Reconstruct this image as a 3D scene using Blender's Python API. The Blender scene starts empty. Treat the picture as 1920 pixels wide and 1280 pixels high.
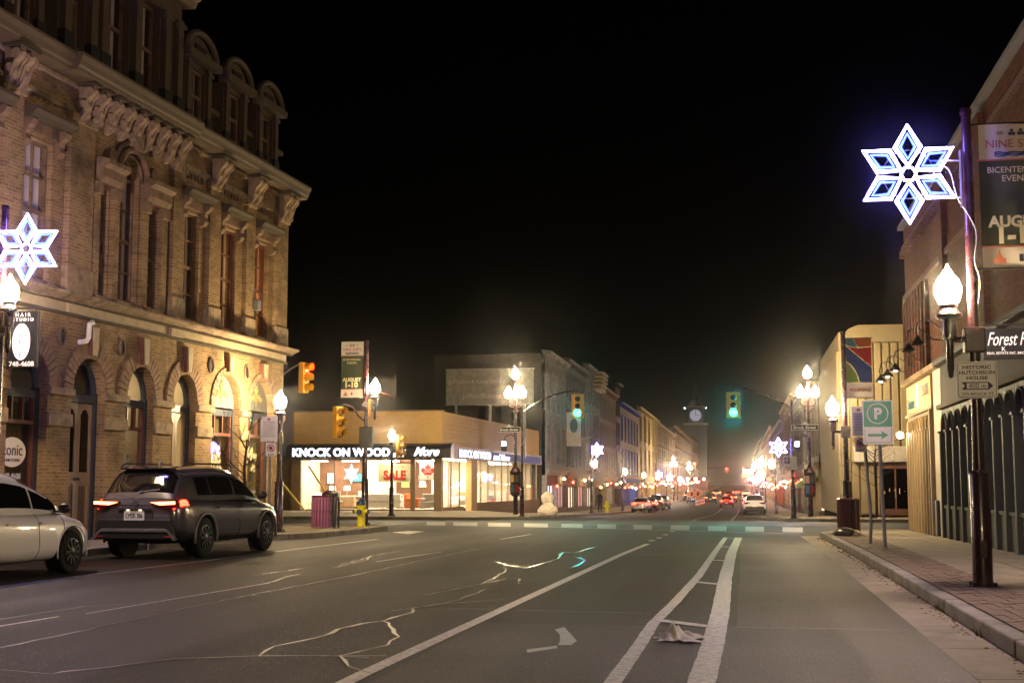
import bpy, bmesh, math, random
from mathutils import Vector, Matrix
random.seed(7)
R = math.radians
SC = bpy.context.scene
COL = SC.collection
# ------------------------------------------------------------------ camera
cd = bpy.data.cameras.new('camera'); cam = bpy.data.objects.new('camera', cd); COL.objects.link(cam)
cd.sensor_width = 36; cd.lens = 36*2500/1920; cd.clip_start = .1; cd.clip_end = 4000
cam.location = (0, 0, 1.33); cam.rotation_euler = (R(90+6.1187), 0, R(9.7048))
SC.camera = cam
# ------------------------------------------------------------------ night sky
w = bpy.data.worlds.new('World'); SC.world = w; w.use_nodes = True
nt = w.node_tree; bg = nt.nodes['Background']
sk = nt.nodes.new('ShaderNodeTexSky'); sk.sky_type = 'NISHITA'; sk.sun_disc = False
sk.sun_elevation = R(-6); sk.sun_rotation = R(200)
nt.links.new(sk.outputs[0], bg.inputs[0]); bg.inputs[1].default_value = .05
vs = SC.view_settings; vs.view_transform = 'Standard'; vs.look = 'None'; vs.gamma = 1; vs.exposure = .2; vs.use_curve_mapping = False
cy = SC.cycles; cy.use_denoising = True; cy.max_bounces = 6; cy.diffuse_bounces = 3; cy.glossy_bounces = 3
cy.transparent_max_bounces = 12; cy.transmission_bounces = 4; cy.volume_bounces = 0
cy.sample_clamp_indirect = 4; cy.sample_clamp_direct = 0; cy.use_light_tree = True; cy.caustics_reflective = False; cy.caustics_refractive = False
LAMP = 860.0          # radiance of a street lamp globe
LAMPC = (1.0, .735, .405)
# ------------------------------------------------------------------ helpers
def lerp(tab, x):
    if x <= tab[0][0]: return tab[0][1]
    for (a, b), (c, d) in zip(tab, tab[1:]):
        if x <= c: return b+(d-b)*(x-a)/(c-a)
    return tab[-1][1]
GZ = [(-100,0),(26,0),(45,-.13),(62,-.32),(110,-1.11),(130,-1.33),(175,-1.6),(230,-1.6),(900,1.0)]
def gz(y): return lerp(GZ, y)
ORG = {}
class MB:
    def __init__(s): s.v = []; s.f = []
    def add(s, vs, fs):
        n = len(s.v); s.v += [tuple(p) for p in vs]; s.f += [tuple(i+n for i in f) for f in fs]; return s
    def box(s, x0, x1, y0, y1, z0, z1):
        return s.add([(x0,y0,z0),(x1,y0,z0),(x1,y1,z0),(x0,y1,z0),(x0,y0,z1),(x1,y0,z1),(x1,y1,z1),(x0,y1,z1)],
            [(0,3,2,1),(4,5,6,7),(0,1,5,4),(1,2,6,5),(2,3,7,6),(3,0,4,7)])
    def quad(s, a, b, c, d): return s.add([a,b,c,d], [(0,1,2,3)])
    def tube(s, pts, r, n=8, closed=False, caps=True):
        pts = [Vector(p) for p in pts]; m = len(pts); rs = r if isinstance(r, (list, tuple)) else [r]*m
        vs = []; fs = []; prev = None
        for i, p in enumerate(pts):
            if closed: t = pts[(i+1) % m]-pts[i-1]
            else: t = pts[min(i+1, m-1)]-pts[max(i-1, 0)]
            if t.length < 1e-9: t = Vector((0,0,1))
            t.normalize()
            if prev is None:
                a = Vector((0,0,1)) if abs(t.z) < .9 else Vector((1,0,0))
                u = t.cross(a).normalized()
            else:
                u = (prev-t*prev.dot(t))
                u = u.normalized() if u.length > 1e-6 else t.orthogonal().normalized()
            prev = u; q = t.cross(u)
            for k in range(n):
                an = 2*math.pi*k/n; vs.append(p+(u*math.cos(an)+q*math.sin(an))*rs[i])
        for i in range(m if closed else m-1):
            j = (i+1) % m
            for k in range(n):
                l = (k+1) % n; fs.append((i*n+k, i*n+l, j*n+l, j*n+k))
        if caps and not closed: fs.append(tuple(range(n))[::-1]); fs.append(tuple((m-1)*n+k for k in range(n)))
        return s.add(vs, fs)
    def cyl(s, p0, p1, r0, r1=None, n=12): return s.tube([p0, p1], [r0, r0 if r1 is None else r1], n)
    def lathe(s, prof, n=16, c=(0,0,0)):
        vs = []; fs = []
        for r, z in prof:
            for k in range(n):
                a = 2*math.pi*k/n; vs.append((c[0]+r*math.cos(a), c[1]+r*math.sin(a), c[2]+z))
        for i in range(len(prof)-1):
            for k in range(n):
                l = (k+1) % n; fs.append((i*n+k, i*n+l, (i+1)*n+l, (i+1)*n+k))
        fs.append(tuple(range(n))[::-1]); fs.append(tuple((len(prof)-1)*n+k for k in range(n)))
        return s.add(vs, fs)
    def prism(s, poly, a0, a1, axis='y'):
        n = len(poly)
        def P(p, a): return {'y': (p[0], a, p[1]), 'x': (a, p[0], p[1]), 'z': (p[0], p[1], a)}[axis]
        vs = [P(p, a0) for p in poly]+[P(p, a1) for p in poly]
        fs = [tuple(range(n)), tuple(range(2*n-1, n-1, -1))]+[(i, i+n, (i+1) % n+n, (i+1) % n) for i in range(n)]
        return s.add(vs, fs)
    def sphere(s, c, r, n=12, m=8, sz=(1,1,1)):
        return s.lathe2([(r*math.sin(math.pi*i/m), -r*math.cos(math.pi*i/m)) for i in range(m+1)], n, c, sz)
    def lathe2(s, prof, n, c, sz):
        t = MB().lathe([(max(r, 1e-4), z) for r, z in prof], n)
        return s.add([(c[0]+x*sz[0], c[1]+y*sz[1], c[2]+z*sz[2]) for x, y, z in t.v], t.f)
    def xf(s, M):
        s.v = [tuple(M @ Vector(p)) for p in s.v]; return s
    def build(s, name, mat, parent=None, smooth=False, world=False, bevel=0, tag=None):
        v = s.v
        if world and parent: o = parent.location; v = [(x-o.x, y-o.y, z-o.z) for x, y, z in v]
        me = bpy.data.meshes.new(name); me.from_pydata(v, [], s.f); me.update()
        bm = bmesh.new(); bm.from_mesh(me); bmesh.ops.recalc_face_normals(bm, faces=bm.faces); bm.to_mesh(me); bm.free()
        if mat: me.materials.append(M[mat] if isinstance(mat, str) else mat)
        if smooth:
            me.polygons.foreach_set('use_smooth', [True]*len(me.polygons))
            if smooth != 'all': me.set_sharp_from_angle(angle=R(40))
        ob = bpy.data.objects.new(name, me); COL.objects.link(ob)
        if parent: ob.parent = parent
        if bevel:
            b = ob.modifiers.new('bevel', 'BEVEL'); b.width = bevel; b.segments = 2; b.limit_method = 'ANGLE'
        return ob
def tag(o, label=None, cat=None, group=None, kind=None):
    for k, v in (('label', label), ('category', cat), ('group', group), ('kind', kind)):
        if v: o[k] = v
    return o
def thing(name, label, cat, loc=(0,0,0), rz=0, group=None):
    o = bpy.data.objects.new(name, None); COL.objects.link(o); o.empty_display_size = .2
    o.location = loc; o.rotation_euler = (0, 0, rz); return tag(o, label, cat, group)
def inst(src, parent, loc=(0,0,0), rot=(0,0,0), scale=None, kids=True):
    o = src.copy(); COL.objects.link(o); o.parent = parent; o.location = loc; o.rotation_euler = rot
    if scale: o.scale = scale
    if kids:
        for c in src.children: inst(c, o, c.location, c.rotation_euler, c.scale)
    return o
def clone(root, loc, rz, label=None, group=None):
    o = inst(root, None, loc, (0, 0, rz)); tag(o, label, None, group); return o
def text(name, s, size, mat, parent, loc, width=None, ext=.004, bold=0, shear=0, align='CENTER', rz=0, height=None, world=False, space=1, bend=None):
    c = bpy.data.curves.new(name, 'FONT'); c.body = s; c.size = size; c.extrude = ext; c.offset = bold; c.shear = shear
    c.align_x = align; c.align_y = 'CENTER'; c.resolution_u = 3; c.space_character = space
    t = bpy.data.objects.new(name, c); me = bpy.data.meshes.new_from_object(t); bpy.data.objects.remove(t)
    xs = [v.co.x for v in me.vertices]; ys = [v.co.y for v in me.vertices]
    sx = sy = 1
    if xs and width: sx = width/max(max(xs)-min(xs), 1e-4); sy = sx
    if xs and height: sy = height/max(max(ys)-min(ys), 1e-4)
    if xs and height and not width: sx = sy
    cx = (max(xs)+min(xs))/2 if align == 'CENTER' else min(xs); cyy = (max(ys)+min(ys))/2
    ca, sa = math.cos(rz), math.sin(rz); o = parent.location if (world and parent) else Vector()
    for v in me.vertices:
        x, y, z = (v.co.x-cx)*sx, (v.co.y-cyy)*sy, v.co.z
        px, py = x, -z
        v.co = (loc[0]+px*ca-py*sa-o.x, loc[1]+px*sa+py*ca-o.y, loc[2]+y-o.z)
    me.materials.clear(); me.materials.append(M[mat])
    ob = bpy.data.objects.new(name, me); COL.objects.link(ob); ob.parent = parent; return ob
def chaikin(P, k=2):
    for _ in range(k):
        Q = [P[0]]
        for a, b in zip(P, P[1:]): Q += [tuple(.75*u+.25*v for u, v in zip(a, b)), tuple(.25*u+.75*v for u, v in zip(a, b))]
        P = Q+[P[-1]]
    return P
# ------------------------------------------------------------------ materials
M = {}
def node(nt, t, **k):
    n = nt.nodes.new(t)
    for a, b in k.items(): setattr(n, a, b)
    return n
def pm(name, col, rough=.6, metal=0, var=0, vs=3, bump=0, bs=40, spec=.5, coat=0, dark=None, ds=1.2, damt=.5, coords='Object'):
    m = bpy.data.materials.new(name); m.use_nodes = True; n = m.node_tree; p = n.nodes['Principled BSDF']
    if rough >= .6 and spec == .5: spec = .18
    p.inputs['Roughness'].default_value = rough; p.inputs['Metallic'].default_value = metal
    p.inputs['Specular IOR Level'].default_value = spec; p.inputs['Coat Weight'].default_value = coat
    p.inputs['Base Color'].default_value = (*col, 1)
    tc = node(n, 'ShaderNodeTexCoord'); out = tc.outputs[coords]; cs = None
    if var:
        no = node(n, 'ShaderNodeTexNoise'); no.inputs['Scale'].default_value = vs; no.inputs['Detail'].default_value = 6
        n.links.new(out, no.inputs['Vector'])
        rp = node(n, 'ShaderNodeMapRange'); rp.inputs[1].default_value = .3; rp.inputs[2].default_value = .7
        rp.inputs[3].default_value = 1-var; rp.inputs[4].default_value = 1+var
        n.links.new(no.outputs[0], rp.inputs[0])
        mx = node(n, 'ShaderNodeMix', data_type='RGBA', blend_type='MULTIPLY'); mx.inputs[0].default_value = 1
        mx.inputs[6].default_value = (*col, 1); n.links.new(rp.outputs[0], mx.inputs[7]); cs = mx.outputs[2]
        rr = node(n, 'ShaderNodeMapRange'); rr.inputs[3].default_value = max(.05, rough-.12); rr.inputs[4].default_value = min(1, rough+.12)
        n.links.new(no.outputs[0], rr.inputs[0]); n.links.new(rr.outputs[0], p.inputs['Roughness'])
    if dark:
        n2 = node(n, 'ShaderNodeTexNoise'); n2.inputs['Scale'].default_value = ds; n2.inputs['Detail'].default_value = 8; n2.inputs['Roughness'].default_value = .65
        n.links.new(out, n2.inputs['Vector'])
        r2 = node(n, 'ShaderNodeMapRange'); r2.inputs[1].default_value = .5; r2.inputs[2].default_value = .68; r2.inputs[4].default_value = damt
        n.links.new(n2.outputs[0], r2.inputs[0])
        m2 = node(n, 'ShaderNodeMix', data_type='RGBA'); n.links.new(r2.outputs[0], m2.inputs[0])
        if cs: n.links.new(cs, m2.inputs[6])
        else: m2.inputs[6].default_value = (*col, 1)
        m2.inputs[7].default_value = (*dark, 1); cs = m2.outputs[2]
    if cs: n.links.new(cs, p.inputs['Base Color'])
    if bump:
        nb = node(n, 'ShaderNodeTexNoise'); nb.inputs['Scale'].default_value = bs; nb.inputs['Detail'].default_value = 5
        n.links.new(out, nb.inputs['Vector']); b = node(n, 'ShaderNodeBump'); b.inputs['Strength'].default_value = bump; b.inputs['Distance'].default_value = .02
        n.links.new(nb.outputs[0], b.inputs['Height']); n.links.new(b.outputs[0], p.inputs['Normal'])
    M[name] = m; return m
def em(name, col, st):
    m = bpy.data.materials.new(name); m.use_nodes = True; n = m.node_tree; n.nodes.clear()
    e = node(n, 'ShaderNodeEmission'); e.inputs[0].default_value = (*col, 1); e.inputs[1].default_value = st
    o = node(n, 'ShaderNodeOutputMaterial'); n.links.new(e.outputs[0], o.inputs[0]); M[name] = m; return m
def glassm(name, tint=(.6,.62,.6), rough=.03, ior=1.5):
    m = bpy.data.materials.new(name); m.use_nodes = True; n = m.node_tree; n.nodes.clear()
    t = node(n, 'ShaderNodeBsdfTransparent'); t.inputs[0].default_value = (*tint, 1)
    g = node(n, 'ShaderNodeBsdfGlossy'); g.inputs[0].default_value = (.9,.9,.9,1); g.inputs[1].default_value = rough
    f = node(n, 'ShaderNodeFresnel'); ge = node(n, 'ShaderNodeNewGeometry'); mr = node(n, 'ShaderNodeMapRange'); mr.inputs[3].default_value = ior; mr.inputs[4].default_value = 1/ior
    n.links.new(ge.outputs['Backfacing'], mr.inputs[0]); n.links.new(mr.outputs[0], f.inputs[0])
    x = node(n, 'ShaderNodeMixShader'); o = node(n, 'ShaderNodeOutputMaterial')
    n.links.new(f.outputs[0], x.inputs[0]); n.links.new(t.outputs[0], x.inputs[1]); n.links.new(g.outputs[0], x.inputs[2]); n.links.new(x.outputs[0], o.inputs[0]); M[name] = m; return m
def brickm(name, c1, c2, mortar, bw=.21, bh=.073, stain=(.1,.08,.06), samt=.45, rough=.85):
    m = bpy.data.materials.new(name); m.use_nodes = True; n = m.node_tree; p = n.nodes['Principled BSDF']; p.inputs['Roughness'].default_value = rough; p.inputs['Specular IOR Level'].default_value = .1
    tc = node(n, 'ShaderNodeTexCoord'); sp = node(n, 'ShaderNodeSeparateXYZ'); n.links.new(tc.outputs['Object'], sp.inputs[0])
    ad = node(n, 'ShaderNodeMath', operation='ADD'); n.links.new(sp.outputs[0], ad.inputs[0]); n.links.new(sp.outputs[1], ad.inputs[1])
    cb = node(n, 'ShaderNodeCombineXYZ'); n.links.new(ad.outputs[0], cb.inputs[0]); n.links.new(sp.outputs[2], cb.inputs[1])
    b = node(n, 'ShaderNodeTexBrick'); b.inputs['Scale'].default_value = 1; b.inputs['Brick Width'].default_value = bw; b.inputs['Row Height'].default_value = bh
    b.inputs['Mortar Size'].default_value = .009; b.inputs['Mortar Smooth'].default_value = .2; b.inputs['Color1'].default_value = (*c1, 1); b.inputs['Color2'].default_value = (*c2, 1); b.inputs['Mortar'].default_value = (*mortar, 1)
    n.links.new(cb.outputs[0], b.inputs['Vector'])
    no = node(n, 'ShaderNodeTexNoise'); no.inputs['Scale'].default_value = .9; no.inputs['Detail'].default_value = 9; no.inputs['Roughness'].default_value = .7
    n.links.new(tc.outputs['Object'], no.inputs['Vector'])
    r = node(n, 'ShaderNodeMapRange'); r.inputs[1].default_value = .45; r.inputs[2].default_value = .72; r.inputs[4].default_value = samt; n.links.new(no.outputs[0], r.inputs[0])
    x = node(n, 'ShaderNodeMix', data_type='RGBA'); n.links.new(r.outputs[0], x.inputs[0]); n.links.new(b.outputs['Color'], x.inputs[6]); x.inputs[7].default_value = (*stain, 1)
    n.links.new(x.outputs[2], p.inputs['Base Color'])
    bu = node(n, 'ShaderNodeBump'); bu.inputs['Strength'].default_value = .7; bu.inputs['Distance'].default_value = .012; bu.invert = True
    n.links.new(b.outputs['Fac'], bu.inputs['Height']); n.links.new(bu.outputs[0], p.inputs['Normal']); M[name] = m; return m
def asphaltm(name, lo=.004, hi=.019):
    m = bpy.data.materials.new(name); m.use_nodes = True; n = m.node_tree; p = n.nodes['Principled BSDF']; p.inputs['Specular IOR Level'].default_value = .28
    tc = node(n, 'ShaderNodeTexCoord'); o = tc.outputs['Object']
    mp = node(n, 'ShaderNodeMapping'); mp.inputs['Scale'].default_value = (1.6, .07, 1); n.links.new(o, mp.inputs[0])
    a = node(n, 'ShaderNodeTexNoise'); a.inputs['Scale'].default_value = .9; a.inputs['Detail'].default_value = 6; n.links.new(mp.outputs[0], a.inputs['Vector'])
    b = node(n, 'ShaderNodeTexNoise'); b.inputs['Scale'].default_value = 38; b.inputs['Detail'].default_value = 5; b.inputs['Roughness'].default_value = .7; n.links.new(o, b.inputs['Vector'])
    c = node(n, 'ShaderNodeTexVoronoi'); c.inputs['Scale'].default_value = 26; n.links.new(o, c.inputs['Vector'])
    d = node(n, 'ShaderNodeTexNoise'); d.inputs['Scale'].default_value = .35; d.inputs['Detail'].default_value = 5; n.links.new(o, d.inputs['Vector'])
    s1 = node(n, 'ShaderNodeMapRange'); s1.inputs[1].default_value = .3; s1.inputs[2].default_value = .7; s1.inputs[3].default_value = lo; s1.inputs[4].default_value = hi; n.links.new(a.outputs[0], s1.inputs[0])
    s2 = node(n, 'ShaderNodeMapRange'); s2.inputs[1].default_value = .35; s2.inputs[2].default_value = .65; s2.inputs[3].default_value = .35; s2.inputs[4].default_value = 1.9; n.links.new(b.outputs[0], s2.inputs[0])
    s3 = node(n, 'ShaderNodeMapRange'); s3.inputs[1].default_value = .0; s3.inputs[2].default_value = .16; s3.inputs[3].default_value = 4.5; s3.inputs[4].default_value = 1; n.links.new(c.outputs['Distance'], s3.inputs[0])
    s4 = node(n, 'ShaderNodeMapRange'); s4.inputs[1].default_value = .35; s4.inputs[2].default_value = .65; s4.inputs[3].default_value = .6; s4.inputs[4].default_value = 1.45; n.links.new(d.outputs[0], s4.inputs[0])
    m1 = node(n, 'ShaderNodeMath', operation='MULTIPLY'); n.links.new(s1.outputs[0], m1.inputs[0]); n.links.new(s2.outputs[0], m1.inputs[1])
    m2 = node(n, 'ShaderNodeMath', operation='MULTIPLY'); n.links.new(m1.outputs[0], m2.inputs[0]); n.links.new(s3.outputs[0], m2.inputs[1])
    m3 = node(n, 'ShaderNodeMath', operation='MULTIPLY'); n.links.new(m2.outputs[0], m3.inputs[0]); n.links.new(s4.outputs[0], m3.inputs[1])
    prev = m3
    for sc_, th, am in ((24, .72, .16), (47, .5, .10)):       # pale aggregate chips
        vv = node(n, 'ShaderNodeTexVoronoi'); vv.inputs['Scale'].default_value = sc_; n.links.new(o, vv.inputs['Vector'])
        se = node(n, 'ShaderNodeSeparateColor'); n.links.new(vv.outputs['Color'], se.inputs[0])
        g1 = node(n, 'ShaderNodeMath', operation='GREATER_THAN'); n.links.new(se.outputs[0], g1.inputs[0]); g1.inputs[1].default_value = th
        g2 = node(n, 'ShaderNodeMath', operation='LESS_THAN'); n.links.new(vv.outputs['Distance'], g2.inputs[0]); g2.inputs[1].default_value = .22
        g3 = node(n, 'ShaderNodeMath', operation='MULTIPLY'); n.links.new(g1.outputs[0], g3.inputs[0]); n.links.new(g2.outputs[0], g3.inputs[1])
        g4 = node(n, 'ShaderNodeMath', operation='MULTIPLY'); n.links.new(g3.outputs[0], g4.inputs[0]); g4.inputs[1].default_value = am
        g5 = node(n, 'ShaderNodeMath', operation='MULTIPLY'); n.links.new(g4.outputs[0], g5.inputs[0]); n.links.new(se.outputs[1], g5.inputs[1])
        g6 = node(n, 'ShaderNodeMath', operation='ADD'); n.links.new(prev.outputs[0], g6.inputs[0]); n.links.new(g5.outputs[0], g6.inputs[1]); prev = g6
    m3 = prev
    cc = node(n, 'ShaderNodeCombineColor'); n.links.new(m3.outputs[0], cc.inputs[0])
    k = node(n, 'ShaderNodeMath', operation='MULTIPLY'); k.inputs[1].default_value = .87; n.links.new(m3.outputs[0], k.inputs[0]); n.links.new(k.outputs[0], cc.inputs[1])
    k2 = node(n, 'ShaderNodeMath', operation='MULTIPLY'); k2.inputs[1].default_value = .76; n.links.new(m3.outputs[0], k2.inputs[0]); n.links.new(k2.outputs[0], cc.inputs[2])
    n.links.new(cc.outputs[0], p.inputs['Base Color'])
    rg = node(n, 'ShaderNodeMapRange'); rg.inputs[3].default_value = .55; rg.inputs[4].default_value = .85; n.links.new(a.outputs[0], rg.inputs[0]); n.links.new(rg.outputs[0], p.inputs['Roughness'])
    bu = node(n, 'ShaderNodeBump'); bu.inputs['Strength'].default_value = .7; bu.inputs['Distance'].default_value = .02; n.links.new(b.outputs[0], bu.inputs['Height']); n.links.new(bu.outputs[0], p.inputs['Normal'])
    M[name] = m
def wornpaint(name, col, amt=.5):
    m = bpy.data.materials.new(name); m.use_nodes = True; n = m.node_tree; p = n.nodes['Principled BSDF']; p.inputs['Roughness'].default_value = .6
    tc = node(n, 'ShaderNodeTexCoord')
    a = node(n, 'ShaderNodeTexNoise'); a.inputs['Scale'].default_value = 14; a.inputs['Detail'].default_value = 9; a.inputs['Roughness'].default_value = .75; n.links.new(tc.outputs['Object'], a.inputs['Vector'])
    r = node(n, 'ShaderNodeMapRange'); r.inputs[1].default_value = amt-.1; r.inputs[2].default_value = amt+.12; n.links.new(a.outputs[0], r.inputs[0])
    x = node(n, 'ShaderNodeMix', data_type='RGBA'); n.links.new(r.outputs[0], x.inputs[0]); x.inputs[6].default_value = (*col, 1); x.inputs[7].default_value = (.09,.085,.08,1)
    n.links.new(x.outputs[2], p.inputs['Base Color']); M[name] = m
asphaltm('asphalt'); asphaltm('asphalt_light', .022, .046); asphaltm('asphalt_dark', .003, .008)
wornpaint('paint_white', (.55,.54,.51), .56); wornpaint('paint_worn', (.33,.32,.30), .5); wornpaint('paint_patch', (.30,.34,.33), .62)
pm('tar', (.10,.088,.07), .42, var=.5, vs=16, spec=.4)
pm('tar_wet', (.02,.018,.016), .2, var=.3, vs=30, bump=.5, bs=25, spec=1.0)
pm('store_blind', (.075,.08,.068), .8, spec=.1, var=.25, vs=2)
pm('seam', (.11,.10,.09), .5, var=.25, vs=9)
pm('concrete', (.28,.245,.19), .85, var=.16, vs=2.2, bump=.25, bs=60, dark=(.12,.105,.09), ds=1.6, damt=.55)
pm('curbstone', (.29,.27,.24), .85, var=.2, vs=4, bump=.4, bs=35, dark=(.09,.08,.07), ds=2.3, damt=.6)
pm('paver', (.20,.15,.115), .85, var=.25, vs=5, bump=.3, bs=50)
pm('paver_joint', (.06,.05,.045), .95)
pm('soil', (.05,.045,.04), .95, var=.3)
brickm('brick_yellow', (.34,.225,.105), (.21,.135,.065), (.36,.27,.16), stain=(.06,.043,.03), samt=.9)
brickm('brick_red', (.15,.048,.025), (.085,.03,.018), (.055,.04,.03), stain=(.05,.022,.014), samt=.5)
brickm('brick_plum', (.16,.07,.055), (.11,.055,.045), (.2,.16,.13), samt=.3)
pm('fascia_grey', (.06,.057,.048), .8, spec=.1, var=.15, dark=(.08,.075,.06)); em('lantern', (1,.66,.32), 90); em('lantern_amber', (1,.3,.05), 80); em('lantern_red', (1,.012,.006), 110); em('lantern_white', (.85,.9,1), 80)
pm('far_pale', (.20,.19,.17), .85, var=.2, dark=(.08,.07,.06)); pm('far_tan', (.16,.125,.085), .85, var=.2); pm('far_grey', (.12,.115,.11), .85, var=.2); pm('far_yellow', (.24,.19,.08), .8, var=.15); pm('showroom_paint', (.6,.52,.4), .8); pm('feature_wall', (.13,.07,.045), .7, var=.2)
pm('shade_dark_wall', (.05,.04,.035), .9, var=.2)  # dark colour stands in for shade on walls no lamp reaches
pm('voussoir', (.25,.165,.10), .85, var=.3, vs=6, bump=.3)
pm('stone_trim', (.30,.22,.135), .85, var=.25, vs=5, bump=.5, bs=22, dark=(.07,.05,.035), ds=2.6, damt=.75)
pm('cream_trim', (.40,.32,.19), .7, var=.1, vs=5, dark=(.2,.15,.1), ds=3, damt=.4)
pm('brown_trim', (.21,.14,.085), .8, var=.25, vs=5, bump=.4, bs=22, dark=(.06,.04,.028), ds=2.4, damt=.7)
pm('green_trim', (.075,.06,.038), .85, var=.15)
pm('slate', (.025,.021,.018), .75, var=.3, vs=6, bump=.4)
pm('dormer_paint', (.105,.077,.045), .65, var=.12, vs=5)
pm('blue_frame', (.035,.042,.055), .5, var=.1)
pm('red_frame', (.13,.05,.033), .5, var=.1)
pm('tan_door', (.30,.215,.12), .5, var=.08)
pm('door_panel', (.09,.065,.05), .5)
pm('grey_board', (.15,.15,.135), .6, var=.08)
pm('gold', (.45,.32,.10), .5)
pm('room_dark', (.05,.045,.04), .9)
pm('room_cream', (.7,.62,.47), .8)
pm('curtain', (.55,.5,.47), .9, var=.1); pm('curtain_olive', (.16,.14,.07), .9)
def clothm(name, col):
    m = bpy.data.materials.new(name); m.use_nodes = True; n = m.node_tree; n.nodes.clear(); d = node(n, 'ShaderNodeBsdfDiffuse'); d.inputs[0].default_value = (*col, 1); t = node(n, 'ShaderNodeBsdfTranslucent'); t.inputs[0].default_value = (*col, 1)
    x = node(n, 'ShaderNodeMixShader'); x.inputs[0].default_value = .6; o = node(n, 'ShaderNodeOutputMaterial'); n.links.new(d.outputs[0], x.inputs[1]); n.links.new(t.outputs[0], x.inputs[2]); n.links.new(x.outputs[0], o.inputs[0]); M[name] = m
clothm('curtain_pink', (.55,.38,.28)); clothm('curtain_orange', (.8,.22,.04))
glassm('glass', (.88,.88,.86)); glassm('glass_clear', (.95,.95,.94), ior=1.3); glassm('glass_dark', (.10,.10,.10), .04); glassm('glass_car', (.06,.06,.06), .02)
pm('white', (.75,.73,.70), .6); pm('sign_white', (.86,.86,.84), .4, var=.05); pm('black', (.012,.012,.013), .45); pm('black_sign', (.007,.007,.008), .5, spec=.2)
pm('dark_text', (.035,.03,.06), .5); pm('grey_text', (.35,.34,.32), .6); pm('red_paint', (.5,.03,.025), .5); pm('sign_green', (.01,.36,.20), .4); pm('cream_text', (.62,.58,.36), .6)
pm('maroon', (.03,.01,.015), .28, var=.1, coat=.3); pm('maroon_clean', (.075,.02,.03), .22, coat=.4)
pm('purple_slat', (.28,.10,.22), .3, var=.1, coat=.3)
pm('galv', (.22,.22,.22), .5, metal=.6, var=.2); pm('steel', (.45,.45,.45), .35, metal=.9); pm('dark_metal', (.035,.03,.03), .45, metal=.3)
pm('signal_yellow', (.55,.27,.015), .45, var=.08); pm('hydrant_yellow', (.75,.68,.02), .4, var=.06); pm('hydrant_blue', (.02,.05,.14), .4); pm('guard_yellow', (.55,.42,.03), .5)
pm('banner_green', (.055,.07,.045), .8, var=.12, vs=2); pm('banner_white', (.62,.58,.52), .8); pm('banner_rust', (.42,.14,.08), .7)
pm('flag_orange', (.42,.12,.04), .8); pm('flag_red', (.36,.03,.03), .8); pm('flag_blue', (.03,.06,.22), .8); pm('flag_green', (.14,.25,.05), .8); pm('flag_teal', (.05,.2,.25), .8)
pm('siding', (.36,.235,.095), .6, var=.08, vs=3); pm('bronze', (.16,.11,.065), .5, var=.08); pm('awning_black', (.012,.012,.014), .4)
pm('plinth_brown', (.20,.13,.08), .8, var=.15)
pm('cream_wall', (.20,.165,.095), .7, var=.1, vs=2, dark=(.22,.18,.11), ds=1.5, damt=.3); pm('cream_dark', (.28,.235,.14), .7)
pm('wood_door', (.10,.045,.025), .4, var=.2)
pm('store_green', (.036,.04,.034), .65, var=.12, spec=.15); pm('store_tan', (.25,.18,.09), .6, spec=.2, var=.1); pm('store_sign', (.62,.42,.17), .6, var=.05); pm('plaster_white', (.38,.35,.30), .7, var=.12, dark=(.25,.2,.15), ds=1.5, damt=.4)
pm('tyre', (.012,.012,.012), .8); pm('rim_black', (.02,.02,.02), .35, metal=.5); pm('plastic', (.018,.018,.018), .55)
pm('car_glass', (.006,.006,.007), .05, spec=.6)
pm('car_grey', (.10,.095,.105), .22, metal=.3, coat=1); pm('car_white', (.80,.79,.77), .3, coat=1); pm('car_silver', (.35,.34,.33), .3, metal=.5, coat=1); pm('car_black', (.02,.02,.022), .25, coat=1); pm('car_red', (.22,.015,.012), .3, coat=1); pm('arch_trim', (.16,.155,.13), .45)
pm('tail_dark', (.12,.005,.005), .2, coat=1); pm('headlamp', (.35,.35,.36), .08, coat=1); pm('cloth', (.62,.6,.55), .95, var=.2, vs=9, bump=.3, bs=80); pm('bag', (.10,.08,.07), .35, var=.5, vs=7)
pm('wrap', (.78,.73,.62), .9, var=.15, vs=8, bump=.5, bs=30); pm('bark', (.05,.035,.025), .9); pm('skin', (.4,.26,.2), .6); pm('jacket', (.02,.022,.028), .8)
pm('leaf_litter', (.22,.10,.03), .9, var=.4, vs=20); pm('weed', (.07,.09,.03), .8)
pm('orange_sign', (.7,.22,.02), .5); pm('wood', (.30,.19,.10), .5, var=.15); pm('sofa', (.30,.27,.24), .9); pm('fabric_white', (.65,.62,.57), .9); pm('leaf_green', (.05,.08,.03), .7); pm('store_floor', (.35,.30,.25), .5)
em('lamp_glow', LAMPC, LAMP); em('flake_white', (.22,.17,1), 150); em('flake_blue', (.035,.06,1), 16)
em('sig_green', (.0005,1,.8), 1100); em('sig_red', (1,.006,.002), 260); em('sig_white', (.8,.9,1), 25); pm('lens_off', (.05,.06,.05), .2)
em('letter_white', (.85,.88,1), 3.2); em('store_ceiling', (1,.84,.6), 75); em('shade_lit', (1,.8,.55), 6); em('side_sign', (.55,.45,.75), .22)
em('room_lamp', (1,.75,.42), 60); em('tail_lit', (1,.012,.005), 40); em('tail_core', (1,.16,.05), 16); em('plate_lamp', (1,.8,.5), 6); em('shop_warm', (1,.72,.42), 2.2); em('shop_white', (.9,.9,1), 2.6); em('shop_pink', (1,.45,.38), 1.6); em('shop_red', (1,.04,.02), 14); em('clock_face', (.8,.8,1), .3); em('win_lit', (1,.85,.5), 1.2); em('wall_lamp', (1,.72,.38), 420); em('neon_orange', (1,.25,.04), 5); em('flake_window', (.9,.92,1), 3.2)
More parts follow.
